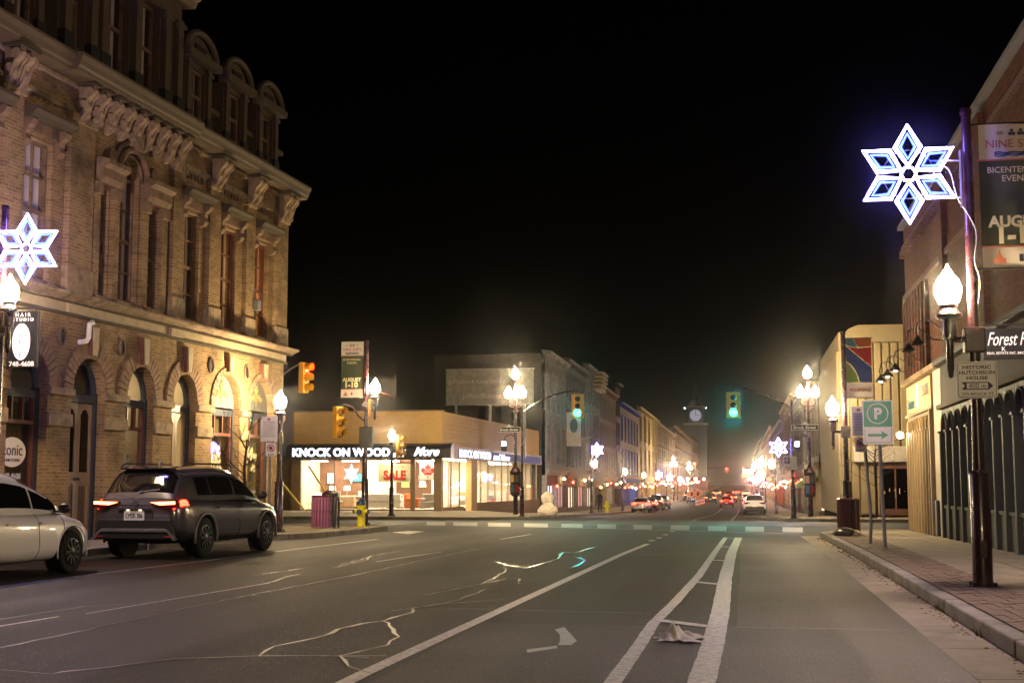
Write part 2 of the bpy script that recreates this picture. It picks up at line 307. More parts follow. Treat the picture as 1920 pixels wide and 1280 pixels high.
for k_ in ('letter_white','shade_lit','side_sign','clock_face','win_lit','shop_warm','shop_white','shop_pink','shop_red','lantern','lantern_amber','lantern_red','lantern_white','tail_lit','tail_core','flake_blue','plate_lamp','neon_orange','flake_window','sig_white'):
    M[k_].cycles.emission_sampling = 'NONE'     # too faint to be worth light samples; they still shine on what their light reaches
cy.use_adaptive_sampling = False
# ================================================================== ground, road, pavements
YS = sorted(set([-40,-20,0,10,20,26,30,35,40,45,50,55,58,62,70,80,90,100,110,120,130,150,175,200,230,280,350,450,600,900]))
g = MB()
for a, b in zip(YS, YS[1:]): g.quad((-500,a,gz(a)-.35),(500,a,gz(a)-.35),(500,b,gz(b)-.35),(-500,b,gz(b)-.35))
g.quad((-500,900,.65),(500,900,.65),(500,3000,.65),(-500,3000,.65))
tag(g.build('ground', 'soil'), kind='structure')
g = MB()
for a, b in zip(YS, YS[1:]): g.quad((-14,a,gz(a)),(4,a,gz(a)),(4,b,gz(b)),(-14,b,gz(b)))
for a, b in zip([40,45,50,55,58], [45,50,55,58,62]):
    g.quad((-90,a,gz(a)),(-14,a,gz(a)),(-14,b,gz(b)),(-90,b,gz(b))); g.quad((4,a,gz(a)),(90,a,gz(a)),(90,b,gz(b)),(4,b,gz(b)))
road = tag(g.build('road', 'asphalt'), kind='structure')
def sidewalk(name, stations, side, far=60, inner=None):
    """stations: (y, x_edge). side -1: slab lies at smaller x. inner: (x, fn z) column"""
    g = MB(); n = len(stations)
    for (ya, xa), (yb, xb) in zip(stations, stations[1:]):
        za, zb = gz(ya)+.13, gz(yb)+.13
        if inner:
            xi = inner[0]; ia, ib = inner[1](ya), inner[1](yb)
            g.quad((xa,ya,za),(xb,yb,zb),(xi,yb,ib),(xi,ya,ia)); g.quad((xi,ya,ia),(xi,yb,ib),(side*far,yb,ib),(side*far,ya,ia))
        else: g.quad((xa,ya,za),(xb,yb,zb),(side*far,yb,zb),(side*far,ya,za))
        g.quad((xa,ya,za),(xb,yb,zb),(xb,yb,zb-.4),(xa,ya,za-.4))
    for y, x in (stations[0], stations[-1]):
        z = gz(y)+.13; g.quad((x,y,z),(side*far,y,z if not inner else inner[1](y)),(side*far,y,z-.5),(x,y,z-.5))
    return tag(g.build(name, 'concrete'), kind='structure')
def curve(cx, cy, r, a0, a1, n=7): return [(cy+r*math.sin(R(a0+(a1-a0)*i/n)), cx+r*math.cos(R(a0+(a1-a0)*i/n))) for i in range(n+1)]
SRN = [(-40,2.1),(0,2.1),(10,2.1),(20,2.1),(26,2.1),(36.2,2.1)]+[(y, x) for y, x in curve(5.6,36.9,3.5,180,92)]+[(40.55,60)]
rn = sidewalk('pavement_right', SRN[:-1], 1)
SLN = [(-40,-12.05),(0,-12.05),(26,-12.05),(30.5,-12.05),(32,-11.4),(33.5,-10.95),(40,-10.95)]+curve(-14.2,40.6,3.2,3,88)
ln = sidewalk('pavement_left', SLN, -1)
SLF = [(y, x) for y, x in curve(-13.6,64.2,3,-88,0)]+[(70,-10.6),(76,-10.6),(85,-10.6),(95,-10.6),(110,-10.6),(130,-10.6),(175,-10.6),(230,-10.6),(450,-10.6),(880,-10.6)]
padz = lambda y: lerp([(60,gz(60)+.13),(64,-.17),(76,-.17),(80,gz(80)+.2),(110,gz(110)+.13),(130,gz(130)+.13),(175,gz(175)+.13),(230,gz(230)+.13),(900,1.13)], y)
lf = sidewalk('pavement_far_left', SLF, -1, inner=(-14.6, padz))
SRF = [(y, x) for y, x in curve(4.9,63.2,3,268,180)]+[(70,1.9),(85,1.9),(110,1.9),(130,1.9),(175,1.9),(230,1.9),(450,1.9),(880,1.9)]
rf = sidewalk('pavement_far_right', SRF, 1)
# curb stones, each a piece of its pavement
def curbs(parent, path, step, wdt=.17, sgn=1):
    pts = [Vector((x, y, gz(y)+.13)) for y, x in path]; d = 0; res = []
    acc = [0]
    for a, b in zip(pts, pts[1:]): acc.append(acc[-1]+(b-a).length)
    def at(s):
        for i in range(len(pts)-1):
            if s <= acc[i+1] or i == len(pts)-2: return pts[i].lerp(pts[i+1], (s-acc[i])/max(acc[i+1]-acc[i], 1e-6))
    n = max(1, int(acc[-1]/step)); me = None
    for i in range(n):
        a, b = at(i*acc[-1]/n), at((i+1)*acc[-1]/n); L = (b-a).length
        if me is None:
            m = MB().box(.006, 1-.006, -wdt/2, wdt/2, -.22, .012); o = m.build('curb_stone', 'curbstone', parent)
            bv = o.modifiers.new('bevel', 'BEVEL'); bv.width = .018; bv.segments = 2; me = o
        else: o = inst(me, parent)
        t = (b-a).normalized(); nn = Vector((-t.y, t.x, 0))*sgn
        o.location = a+nn*(wdt/2-.04)*-1+Vector((0,0,random.uniform(-.004,.006))); o.rotation_euler = (0, -math.asin(t.z), math.atan2(t.y, t.x)+random.uniform(-.004,.004)); o.scale = (L, 1, 1)
curbs(rn, SRN[:-1][1:], 1.8); curbs(ln, SLN[2:], 2.0, sgn=-1); curbs(lf, SLF[:14], 3, sgn=-1); curbs(rf, SRF[:13], 3)
# gutter
g = MB()
for k in range(34):
    y0 = -20+k*1.75
    if y0 > 36: break
    g.quad((1.57,y0+.01,gz(y0)+.004),(2.03,y0+.01,gz(y0)+.012),(2.03,y0+1.74,gz(y0+1.75)+.012),(1.57,y0+1.74,gz(y0+1.75)+.004))
tag(g.build('gutter', 'concrete'), kind='structure')
# paving slabs and brick pavers on the near right pavement
slab0 = None
for i in range(15):
    for j, (xa, xb) in enumerate(((3.0,3.88),(3.895,4.72))):
        y0 = 8+i*1.95; z = gz(y0+1)+.13; s = (gz(y0+1.95)-gz(y0))/1.95
        m = MB().box(0,1,0,1,-.03,.012)
        o = m.build('paving_slab', 'concrete', rn) if slab0 is None else inst(slab0, rn); slab0 = slab0 or o
        o.location = (xa, y0, z+random.uniform(-.002,.003)); o.scale = (xb-xa, 1.935, 1); o.rotation_euler = (math.atan(s), 0, 0)
MB().box(2.24,2.995,7.5,37,-.02+.0,.133).build('paver_bed', 'paver_joint', rn) if False else None
b = MB()
for ya, yb in zip([5,10,15,20,26,36],[10,15,20,26,36,36.2]): b.quad((2.23,ya,gz(ya)+.134),(2.995,ya,gz(ya)+.134),(2.995,yb,gz(yb)+.134),(2.23,yb,gz(yb)+.134))
b.build('paver_bed', 'paver_joint', rn)
pv0 = None; rest = MB(); cnt = 0
for i in range(118):
    y0 = 8+i*.214
    for j in range(7):
        x0 = 2.236+j*.108; off = .107 if j % 2 else 0; z = gz(y0+off)+.137+random.uniform(-.003,.006)
        if cnt < 300 and y0 > 9.5:
            o = MB().box(0,.1,0,.206,-.02,.012).build('paver', 'paver', rn) if pv0 is None else inst(pv0, rn); pv0 = pv0 or o
            o.location = (x0, y0+off, z); o.rotation_euler = (0,0,random.uniform(-.012,.012)); cnt += 1
        else: rest.box(x0,x0+.1,y0+off,y0+off+.206,z-.02,z+.012)
tag(rest.build('paver_remainder', 'paver', rn), kind='stuff')
# ------------------------------------------------------------------ markings, cracks
def ribbon(g, pts, wd, z=.004, jit=0, taper=False):
    P = [Vector((x, y)) for x, y in pts]; Q = []
    for a, b in zip(P, P[1:]):
        n = max(1, int((b-a).length/(.25 if jit else 1.5)))
        for i in range(n): Q.append(a.lerp(b, i/n))
    Q.append(P[-1]); vs = []; m = len(Q)
    for i, q in enumerate(Q):
        t = (Q[min(i+1, m-1)]-Q[max(i-1, 0)]).normalized(); nn = Vector((-t.y, t.x)); ww = wd*(1+random.uniform(-jit, jit))/2
        if taper: ww *= min(1, .35+min(i, m-1-i)*.3)
        if jit > .2: q = q+nn*random.uniform(-.025,.025)
        for s in (-1, 1): e = q+nn*ww*s; vs.append((e.x, e.y, gz(e.y)+z))
    g.add(vs, [(2*i, 2*i+1, 2*i+3, 2*i+2) for i in range(m-1)])
def marking(name, pts, wd, mat='paint_white', z=.004, jit=0, taper=False):
    g = MB(); ribbon(g, pts, wd, z, jit, taper); o = g.build(name, mat, road); return o
def poly(name, pts, mat, z=.004):
    return MB().add([(x, y, gz(y)+z) for x, y in pts], [tuple(range(len(pts)))]).build(name, mat, road)
marking('lane_line', [(-2.66,4),(-2.66,9.28),(-2.16,31.3)], .13)
marking('buffer_line', [(-.9,4),(-.88,9.18),(-.86,11.32),(-.86,13.06),(-.77,15.42),(-.64,19.93),(-.56,25.45),(-.44,36.2)], .12, jit=.06)
marking('buffer_line', [(-.31,4),(-.29,9.28),(-.26,11.43),(-.24,14.29),(-.25,19.39),(-.21,27.15),(-.1,36.26)], .19, jit=.05)
for a, b in [[(-.51,35.78),(-.1,35.85)],[(-.49,29.86),(-.2,29.6)],[(-.58,24.13),(-.24,23.87)],[(-.68,18.71),(-.28,18.25)],[(-.82,13.38),(-.3,12.84)]]: marking('buffer_tick', [a, b], .17, z=.008)
for x, y in [(-2.22,33.54),(-2.16,35.6),(-2.15,38.46),(-2.12,41.73)]: marking('lane_dot', [(x-.01,y-.3),(x+.01,y+.3)], .14)
for a, b in [((-6.71,13.08),(-6.35,17.53)),((-7.0,10.9),(-6.84,12.75)),((-6.26,22.64),(-5.9,26.28)),((-6.06,33.6),(-5.94,38.1))]: marking('lane_dash', [a, b], .1, taper=True)
marking('parking_line', [(-9.62,12),(-9.54,19.02),(-9.28,22.43),(-9.18,25.51),(-9.1,33)], .09, 'paint_worn')
poly('faded_arrow', [(-1.72,12.4),(-1.66,12.61),(-1.5,11.93),(-1.41,11.54),(-1.42,11.23),(-1.53,11.21),(-1.55,11.5),(-1.62,12.0)], 'paint_patch'); poly('faded_arrow', [(-1.53,11.17),(-1.51,11.0),(-1.7,10.67),(-1.74,10.87)], 'paint_patch')
poly('painted_mark', [(-10.3,39.0),(-10.2,40.6),(-9.6,40.2),(-9.4,37.4)], 'paint_white')
STR = [[(-11.59,48.89),(-10.77,48.42),(-12.41,55.8),(-13.36,56.35)],[(-10.42,48.17),(-9.39,47.53),(-10.88,55.04),(-12.04,55.66)],[(-8.96,47.3),(-8.04,46.74),(-9.34,54.28),(-10.39,54.82)],[(-7.51,46.42),(-6.59,45.87),(-7.67,53.44),(-8.74,53.98)],[(-6.08,45.54),(-5.29,45.07),(-6.19,52.68),(-7.09,53.14)],[(-4.77,44.85),(-4.11,44.45),(-4.81,51.99),(-5.57,52.37)],[(-3.52,44.15),(-2.89,43.84),(-3.37,51.22),(-4.11,51.6)],[(-2.27,43.54),(-1.66,43.24),(-1.93,50.44),(-2.64,50.83)],[(-1.06,42.93),(-.48,42.62),(-.56,49.76),(-1.24,50.15)],[(.1,42.31),(.66,42.1),(.77,49.07),(.12,49.47)],[(1.21,41.79),(1.8,41.48),(2.1,48.38),(1.42,48.77)]]
for q in STR:
    g = MB(); n = 4
    L = [(Vector(q[0]).lerp(Vector(q[3]), i/n), Vector(q[1]).lerp(Vector(q[2]), i/n)) for i in range(n+1)]
    for (a, b), (c, d) in zip(L, L[1:]): g.quad((a.x,a.y,gz(a.y)+.004),(b.x,b.y,gz(b.y)+.004),(d.x,d.y,gz(d.y)+.004),(c.x,c.y,gz(c.y)+.004))
    g.build('crosswalk_stripe', 'paint_worn', road)
marking('stop_line', [(-7.44,48.07),(-5.3,45.3),(1.66,40.03)], .25, 'paint_worn')
marking('lane_line', [(-2.3,64),(-2.3,160)], .12, 'paint_worn'); marking('lane_line', [(-.5,64),(-.3,160)], .12, 'paint_worn')
marking('stop_line', [(-10.4,60.2),(1.6,60.2)], .3, 'paint_worn')
for k in range(9): marking('crosswalk_stripe', [(-12.6-.1*k,46.0+k*1.55),(-17.5,46.0+k*1.55)], .5, 'paint_worn')
for k in range(5): marking('crosswalk_stripe', [(3.6,46+k*2.6),(8,46+k*2.6)], .5, 'paint_worn')
CR = [[(-3.67,11.46),(-3.71,12.06),(-3.63,12.58),(-3.5,12.91),(-3.42,13.74),(-3.52,14.24),(-3.34,14.78),(-3.26,15.4),(-3.24,16.32),(-3.26,16.93)],[(-3.5,12.91),(-3.28,12.44),(-3.0,11.57),(-2.93,10.97),(-3.05,10.44),(-3.12,10.22),(-2.88,9.65),(-2.6,9.29)],[(-3.81,15.82),(-3.64,16.87),(-3.48,17.81),(-3.51,19.14),(-3.58,19.74),(-3.6,20.55),(-3.83,21.63)],[(-3.48,17.81),(-3.3,18.86),(-3.14,18.89),(-3.0,18.0)],[(-3.29,24.07),(-3.51,26.48),(-3.23,26.33),(-3.18,29.3)],[(-2.74,21.31),(-2.68,22.24),(-2.75,23.76),(-3.02,24.63),(-3.34,24.98)],[(-4.31,23.28),(-3.86,22.03),(-3.38,21.3),(-3.35,22.84),(-3.26,23.87)],[(-6.45,20.77),(-6.58,23.1),(-6.85,24.38),(-6.78,26.53)],[(-3.67,13.9),(-3.52,14.24),(-3.34,14.78),(-2.74,15.49)],[(-5.29,9.04),(-4.82,8.91),(-4.78,9.02),(-4.29,9.82),(-3.74,10.12),(-3.84,10.71),(-3.65,11.36),(-3.67,12.07),(-3.57,12.7)],[(-6.35,17.53),(-6.48,18.52),(-6.53,19.43)],[(-7.1,18.83),(-6.96,19.97),(-6.92,20.9)],[(-6.43,20.78),(-6.63,22.07),(-6.74,23.79),(-6.83,24.49)]]
for i, c in enumerate(CR): marking('sealed_crack', c, .04 if i in (4,5,6) else .026, 'tar_wet' if i in (4,5,6) else 'tar', .006, .7, True)
for c in [[(-5.72,17.84),(-5.6,21.74),(-5.43,27.48)],[(-3.26,10.2),(-2.75,10.29)],[(-3.13,14.2),(-2.62,14.29)],[(-6.0,10.24),(-5.97,11.67),(-5.97,13.61),(-5.88,15.67),(-5.61,19.9)],[(-7.26,12.37),(-7.23,12.99),(-7.12,13.82),(-6.74,14.3)],[(-3.74,10.12),(-3.26,10.2),(-2.86,10.17)],[(-2.4,14.2),(-.95,14.1)],[(-.1,12.9),(1.5,12.9)]]: marking('road_seam', c, .025, 'seam', .005, .4)

# resurfaced strips and trench patches
def sheet(name, x0, x1, y0, y1, mat, z=.0025):
    g = MB(); n = max(1, int((y1-y0)/2)); rr = random.Random(int(x0*100+y0*7)); e = [(rr.uniform(-.02,.02), rr.uniform(-.02,.02)) for _ in range(n+1)]
    for i in range(n):
        a, b = y0+(y1-y0)*i/n, y0+(y1-y0)*(i+1)/n; g.quad((x0+e[i][0],a,gz(a)+z),(x1+e[i][1],a,gz(a)+z),(x1+e[i+1][1],b,gz(b)+z),(x0+e[i+1][0],b,gz(b)+z))
    return g.build(name, mat, road)
sheet('resurfaced_strip', -2.5, 1.56, -10, 12.9, 'asphalt_light'); sheet('resurfaced_strip', -.05, 1.56, 12.93, 36, 'asphalt_light', .002); sheet('trench_patch', -2.3, -1.05, 14.3, 40, 'asphalt_dark', .002); sheet('trench_patch', -5.5, -3.9, 19.5, 31, 'asphalt_dark', .002); sheet('trench_patch', -8.7, -7.6, 10, 24, 'asphalt_dark', .002)
# ================================================================== heritage brick building on the left
HB = thing('heritage_building', 'long yellow-brick Victorian block with arched ground floor and mansard roof', 'building', (-13.432,38,0), R(86.7))
def wall(u0, u1, z0, z1, ops, y=0, dep=.3):
    g = MB(); ops = sorted(ops, key=lambda o: o['c']); x = u0
    Q = lambda a, b, c, d: g.quad((a,y,c),(b,y,c),(b,y,d),(a,y,d))
    for o in ops:
        l, r = o['c']-o['w']/2, o['c']+o['w']/2
        if l > x: Q(x, l, z0, z1)
        if o['z0'] > z0: Q(l, r, z0, o['z0']); g.quad((l,y,o['z0']),(r,y,o['z0']),(r,y+dep,o['z0']),(l,y+dep,o['z0']))
        g.quad((l,y,o['z0']),(l,y,o['zs']),(l,y+dep,o['zs']),(l,y+dep,o['z0'])); g.quad((r,y,o['z0']),(r,y,o['zs']),(r,y+dep,o['zs']),(r,y+dep,o['z0']))
        if o.get('rise'):
            n = 14; P = []
            for i in range(n+1):
                a = math.pi*(1-i/n); P.append((o['c']+math.cos(a)*o['w']/2, o['zs']+math.sin(a)*o['rise']))
            for (a, b), (c, d) in zip(P, P[1:]):
                g.quad((a,y,b),(c,y,d),(c,y,z1),(a,y,z1)); g.quad((a,y,b),(c,y,d),(c,y+dep,d),(a,y+dep,b))
        else:
            Q(l, r, o['zs'], z1); g.quad((l,y,o['zs']),(r,y,o['zs']),(r,y+dep,o['zs']),(l,y+dep,o['zs']))
        x = r
    if x < u1: Q(x, u1, z0, z1)
    return g
AR = [dict(c=-17.6,w=1.38,z0=.1,zs=3.35,rise=.72),dict(c=-15.4,w=1.38,z0=.1,zs=3.35,rise=.72),dict(c=-13.13,w=1.4,z0=.1,zs=3.32,rise=.74),dict(c=-10.84,w=1.37,z0=.1,zs=3.34,rise=.74),dict(c=-8.55,w=1.32,z0=.1,zs=3.36,rise=.73),dict(c=-6.32,w=1.3,z0=.1,zs=3.36,rise=.73),dict(c=-3.86,w=1.72,z0=.1,zs=3.4,rise=.9),dict(c=-1.57,w=1.74,z0=.1,zs=3.42,rise=.9)]
wall(-20, 0, 0, 4.93, AR, 0, .34).build('ground_floor_wall', 'brick_yellow', HB)
UP = [dict(c=-17.5,w=1,z0=5.5,zs=8.4),dict(c=-15.2,w=1,z0=5.5,zs=8.4),dict(c=-13.06,w=1,z0=5.5,zs=8.4),dict(c=-10.52,w=.56,z0=5.5,zs=7.95),dict(c=-9.4,w=.96,z0=5.5,zs=8.42,rise=.5),dict(c=-8.18,w=.58,z0=5.5,zs=7.95),dict(c=-6.2,w=.94,z0=5.48,zs=8.25),dict(c=-3.98,w=.96,z0=5.5,zs=8.25),dict(c=-1.76,w=.96,z0=5.52,zs=8.25)]
wall(-20, 0, 5.2, 9.95, UP, 0, .3).build('upper_floor_wall', 'brick_yellow', HB)
MB().box(-.3,0,.001,9,0,9.95).build('end_wall', 'brick_yellow', HB)
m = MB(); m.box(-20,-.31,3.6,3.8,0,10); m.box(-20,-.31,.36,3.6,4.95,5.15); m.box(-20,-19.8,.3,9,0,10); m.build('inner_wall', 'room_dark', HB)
# pilasters, plinths
for c, wd in [(-19,.7),(-16.3,.7),(-14.15,.62),(-11.6,.95),(-7.1,.6),(-5.05,.66),(-2.78,.58),(-.5,.78)]:
    MB().box(c-wd/2,c+wd/2,-.13,0,5.36,9.28).build('pilaster', 'brick_yellow', HB)
    MB().box(c-wd/2-.04,c+wd/2+.04,-.17,0,5.36,5.95).build('pilaster_base', 'stone_trim', HB, bevel=.015)
    MB().box(c-wd/2-.05,c+wd/2+.05,-.18,0,9.1,9.3).build('pilaster_cap', 'stone_trim', HB, bevel=.015)
for a, b in [(-14.72,-13.86),(-12.43,-11.52),(-10.15,-9.2),(-7.89,-6.97),(-5.66,-4.73),(-2.99,-2.45),(-.69,0)]:
    MB().box(a,b,-.06,-.002,2.55,2.82).build('impost_band', 'stone_trim', HB, bevel=.01); MB().box(a-.02,b+.02,-.09,-.002,3.2,3.36).build('impost_band', 'stone_trim', HB, bevel=.012)
    MB().box(a,b,-.08,-.002,0.13,.7).build('pier_plinth', 'stone_trim', HB, bevel=.015)
# arches: rings of voussoirs
for o in AR:
    if o['c'] < -14: continue
    n = 21; big = o['w'] > 1.6; ri = o['w']/2+.01; t = .16 if big else .36; vz = None
    for i in range(n):
        a0 = math.pi*i/n+.012; a1 = math.pi*(i+1)/n-.012; k = o['rise']/(o['w']/2)
        P = [(o['c']+math.cos(a)*r, o['zs']+math.sin(a)*(r if r > ri+.01 else r)*(1 if r > ri+.01 else 1)+(o['rise']-o['w']/2)*math.sin(a)) for a, r in ((a0,ri),(a1,ri),(a1,ri+t),(a0,ri+t))]
        MB().prism(P, -.045+random.uniform(-.008,.008), .02).build('voussoir', 'voussoir', HB)
    top = o['zs']+o['rise']+t
    MB().prism([(o['c']-.09,4.14 if not big else 4.36),(o['c']+.09,4.14 if not big else 4.36),(o['c']+.14,4.76),(o['c']-.14,4.76)], -.15, 0).build('keystone', 'cream_trim', HB, bevel=.01)
    MB().prism([(o['c']-.13,4.13 if not big else 4.35),(o['c']-.092,4.13 if not big else 4.35),(o['c']-.142,4.77),(o['c']-.19,4.77)], -.13, 0).build('keystone_edge', 'red_frame', HB)
for u in (-9.5,-4.9,-2.66,-12.0):
    v = MB().tube([(u+.14*math.cos(a*math.pi/8), -.03, 4.45+.19*math.sin(a*math.pi/8)) for a in range(16)], .025, 6, closed=True); v = v.build('oval_vent', 'brown_trim', HB, smooth=True)
    MB().prism([(u+.13*math.cos(a*math.pi/8), 4.45+.18*math.sin(a*math.pi/8)) for a in range(16)], -.015, 0).build('vent_grille', 'black', v)
# belt course
def course(name, z0, z1, out, mat, bevel=.01, u1=None): return MB().box(-20,(out if u1 is None else u1),-out,0,z0,z1).build(name, mat, HB, bevel=bevel)
course('belt_moulding', 4.9, 4.965, .1, 'green_trim'); course('belt_frieze', 4.966, 5.19, .06, 'cream_trim'); 
MB().prism([(0,5.19),(-.14,5.19),(-.16,5.22),(-.3,5.28),(-.36,5.31),(-.36,5.36),(0,5.4)], -20, .34, 'x').build('belt_cornice', 'stone_trim', HB)
MB().box(-20,.2,-.2,-.14,5.155,5.188).build('belt_moulding', 'green_trim', HB)
for u in (-11.6,-7.0,-14.4): MB().box(u-.35,u+.35,-.13,-.061,4.967,5.188).build('belt_block', 'cream_trim', HB, bevel=.01)
# window units -------------------------------------------------
def arcpts(c, w, zs, rise, n=14): return [(c+math.cos(math.pi*(1-i/n))*w/2, zs+math.sin(math.pi*(1-i/n))*rise) for i in range(n+1)]
def window(o, y, frame, cur=None, rails=2, vert=True, glass='glass_dark', part='window', parent=HB, lower_open=False):
    c, w, z0, zs, ri = o['c'], o['w'], o['z0'], o['zs'], o.get('rise', 0); t = .055; g = MB()
    l, r = c-w/2, c+w/2; top = zs+ri
    g.box(l,l+t,y-.04,y+.04,z0,zs); g.box(r-t,r,y-.04,y+.04,z0,zs); g.box(l+t,r-t,y-.04,y+.04,z0,z0+.09)
    if ri: g.tube([(x, y, z-t*.4) for x, z in arcpts(c, w-t, zs, ri)], .045, 6); g.box(l+t,r-t,y-.03,y+.03,zs-.04,zs+.04)
    else: g.box(l+t,r-t,y-.04,y+.04,zs-t,zs)
    for k in range(1, rails+1):
        z = z0+(zs-z0)*k/(rails+1); h = .04 if k == (rails+1)//2 else .02
        g.box(l+t,r-t,y-.03,y+.03,z-h,z+h)
    if vert: g.box(c-.018,c+.018,y-.028,y+.028,z0+.09,zs-t)
    f = g.build(part, frame, parent)
    pts = [(l+.01,z0+.05),(r-.01,z0+.05)]+([(r-.01,zs-.01),(l+.01,zs-.01)] if not ri else [(x, z) for x, z in reversed(arcpts(c, w-.02, zs, ri))])
    MB().add([(x, y+.035, z) for x, z in pts], [tuple(range(len(pts)))]).build('pane', glass, f)
    if cur:
        a, b, mat = cur; cu = MB(); n = 26; z1 = zs+ri*.4
        for i in range(n):
            ua, ub = l+w*(a+(b-a)*i/n), l+w*(a+(b-a)*(i+1)/n); ya, yb = y+.14+.03*math.sin(i*1.7), y+.14+.03*math.sin((i+1)*1.7)
            cu.quad((ua,ya,z0),(ub,yb,z0),(ub,yb,z1),(ua,ya,z1))
        cu.build('curtain', mat, f, smooth='all')
    return f
cu = {2:(0,1,'curtain'),4:(0,.95,'curtain'),3:(0,.5,'curtain'),5:(0,.25,'curtain'),6:(0,.95,'curtain'),7:(0,.95,'curtain_pink'),8:(0,.95,'curtain_orange')}
for i, o in enumerate(UP):
    window(o, .17, 'red_frame' if i in (7,8) else 'brown_trim', cu.get(i), 3, True, 'glass')
    MB().box(o['c']-o['w']/2-.08,o['c']+o['w']/2+.08,-.12,.1,o['z0']-.1,o['z0']).build('window_sill', 'stone_trim', HB, bevel=.01)
em_room = [('curtain_orange',8),('curtain_pink',7)]
for i in (7, 8):   # faint lamps behind the coloured blinds
    o = UP[i]; MB().sphere((o['c'], 1.2, 6.9), .12).build('ceiling_lamp', 'room_lamp', HB, smooth='all')
    q = MB(); q.box(o['c']-1,o['c']-.95,.31,2.4,5.2,9); q.box(o['c']+.95,o['c']+1,.31,2.4,5.2,9); q.box(o['c']-1,o['c']+1,2.4,2.45,5.2,9); q.box(o['c']-.95,o['c']+.95,.31,2.4,8.9,9); q.build('room_wall', 'room_cream', HB)
# hoods over the plain upper windows
con = None
def console(c, z, parent):
    global con
    P = [(0,0),(-.26,0),(-.3,-.06),(-.26,-.16),(-.16,-.22),(-.12,-.34),(-.16,-.46),(-.1,-.56),(0,-.58)]
    if con is None:
        k = MB().prism(P, -.09, .09, 'x'); k.cyl((-.105,-.2,-.1),(.105,-.2,-.1),.075,n=10); k.cyl((-.1,-.09,-.48),(.1,-.09,-.48),.055,n=10); o = con = k.build('console', 'brown_trim', parent)
    else: o = inst(con, parent)
    o.location = (c, 0, z)
for i in (0,1,2,6,7,8):
    o = UP[i]; l, r, zt = o['c']-o['w']/2, o['c']+o['w']/2, o['zs']
    MB().prism([(0,zt+.32),(-.3,zt+.32),(-.34,zt+.4),(-.42,zt+.46),(-.42,zt+.52),(0,zt+.58)], l-.26, r+.26, 'x').build('window_hood', 'green_trim', HB)
    MB().box(l-.16,r+.16,-.12,0,zt+.08,zt+.32).build('window_lintel', 'brown_trim', HB, bevel=.012)
    for c in (l-.12, r+.12): console(c, zt+.33, HB)
    for k in range(6): MB().box(l-.05+k*.2,l+.03+k*.2,-.05,0,zt+.86,zt+1.02).build('dentil', 'brown_trim', HB)
    MB().box(l-.2,r+.2,-.04,0,zt+1.02,zt+1.06).build('dentil_band', 'stone_trim', HB)
# three-light arched window
for a, b in ((-10.95,-9.96),(-8.84,-7.72)):
    MB().prism([(0,8.02),(-.2,8.02),(-.26,8.14),(-.26,8.34),(-.38,8.42),(-.38,8.52),(0,8.6)], a, b, 'x').build('window_hood', 'brown_trim', HB)
for c in (-10.9,-10.06,-8.7,-7.78): MB().box(c-.13,c+.13,-.1,0,5.5,7.75).build('window_pier', 'brick_yellow', HB); MB().box(c-.16,c+.16,-.16,0,7.75,8.02).build('pier_cap', 'brown_trim', HB, bevel=.015)
for rr, tt, yy in ((.53,.05,-.12),(.66,.085,-.2),(.82,.07,-.14)): MB().tube([(x, yy+.08, z) for x, z in arcpts(-9.4, rr*2, 8.42, rr)], tt, 8).build('arch_moulding', 'brown_trim', HB, smooth='all')
for s in (-1, 1): MB().cyl((-9.4+s*.98,-.16,8.72),(-9.4+s*.98,0,8.72),.17,n=14).build('scroll_boss', 'brown_trim', HB, smooth=True)
MB().prism([(-9.52,9.05),(-9.28,9.05),(-9.22,9.5),(-9.58,9.5)], -.3, 0).build('keystone', 'brown_trim', HB, bevel=.015)
# brackets and main cornice
br = None
def bracket(c, s=1, z=9.9):
    global br
    if br is None:
        P = [(0,0),(-.38,0),(-.4,-.1),(-.35,-.2),(-.27,-.26),(-.22,-.36),(-.23,-.48),(-.18,-.6),(-.11,-.7),(-.08,-.8),(0,-.84)]
        k = MB().prism(P, -.07, .07, 'x')
        for x in (-.12, .12):
            k.cyl((x-.025,-.28,-.14),(x+.025,-.28,-.14),.11,n=12); k.cyl((x-.02,-.14,-.42),(x+.02,-.14,-.42),.09,n=12); k.cyl((x-.02,-.13,-.66),(x+.02,-.13,-.66),.07,n=10)
            k.tube([(x,-.36,-.2),(x,-.26,-.3),(x,-.21,-.45),(x,-.15,-.62),(x,-.05,-.78)], .028, 5)
        o = br = k.build('cornice_bracket', 'stone_trim', HB); MB().box(-.17,.17,-.44,0,.0,.07).build('bracket_cap', 'green_trim', o)
    else: o = inst(br, HB)
    o.location = (c, -.1, z); o.scale = (s, 1, s)
for c in (-16.4,-16.1,-14.45,-14.1,-5.2,-4.9,-2.92,-2.62,-.72,-.3): bracket(c)
for k in range(9): bracket(-11.75+k*.555, .92)
MB().box(-20,.1,-.1,-.001,9.3,9.42).build('frieze_band', 'stone_trim', HB, bevel=.012)
MB().box(-20,.1,-.11,-.001,9.86,9.96).build('frieze_band', 'stone_trim', HB, bevel=.012)
def cornice(a, b, d): return MB().prism([(0,9.97),(-.1-d,9.97),(-.44-d,9.99),(-.46-d,10.06),(-.5-d,10.1),(-.53-d,10.2),(-.58-d,10.3),(-.58-d,10.36),(0,10.42)], a, b, 'x').build('cornice', 'dormer_paint', HB)
cornice(-20,-12.7,0); cornice(-12.7,-7.02,.14); cornice(-7.02,.56,0)
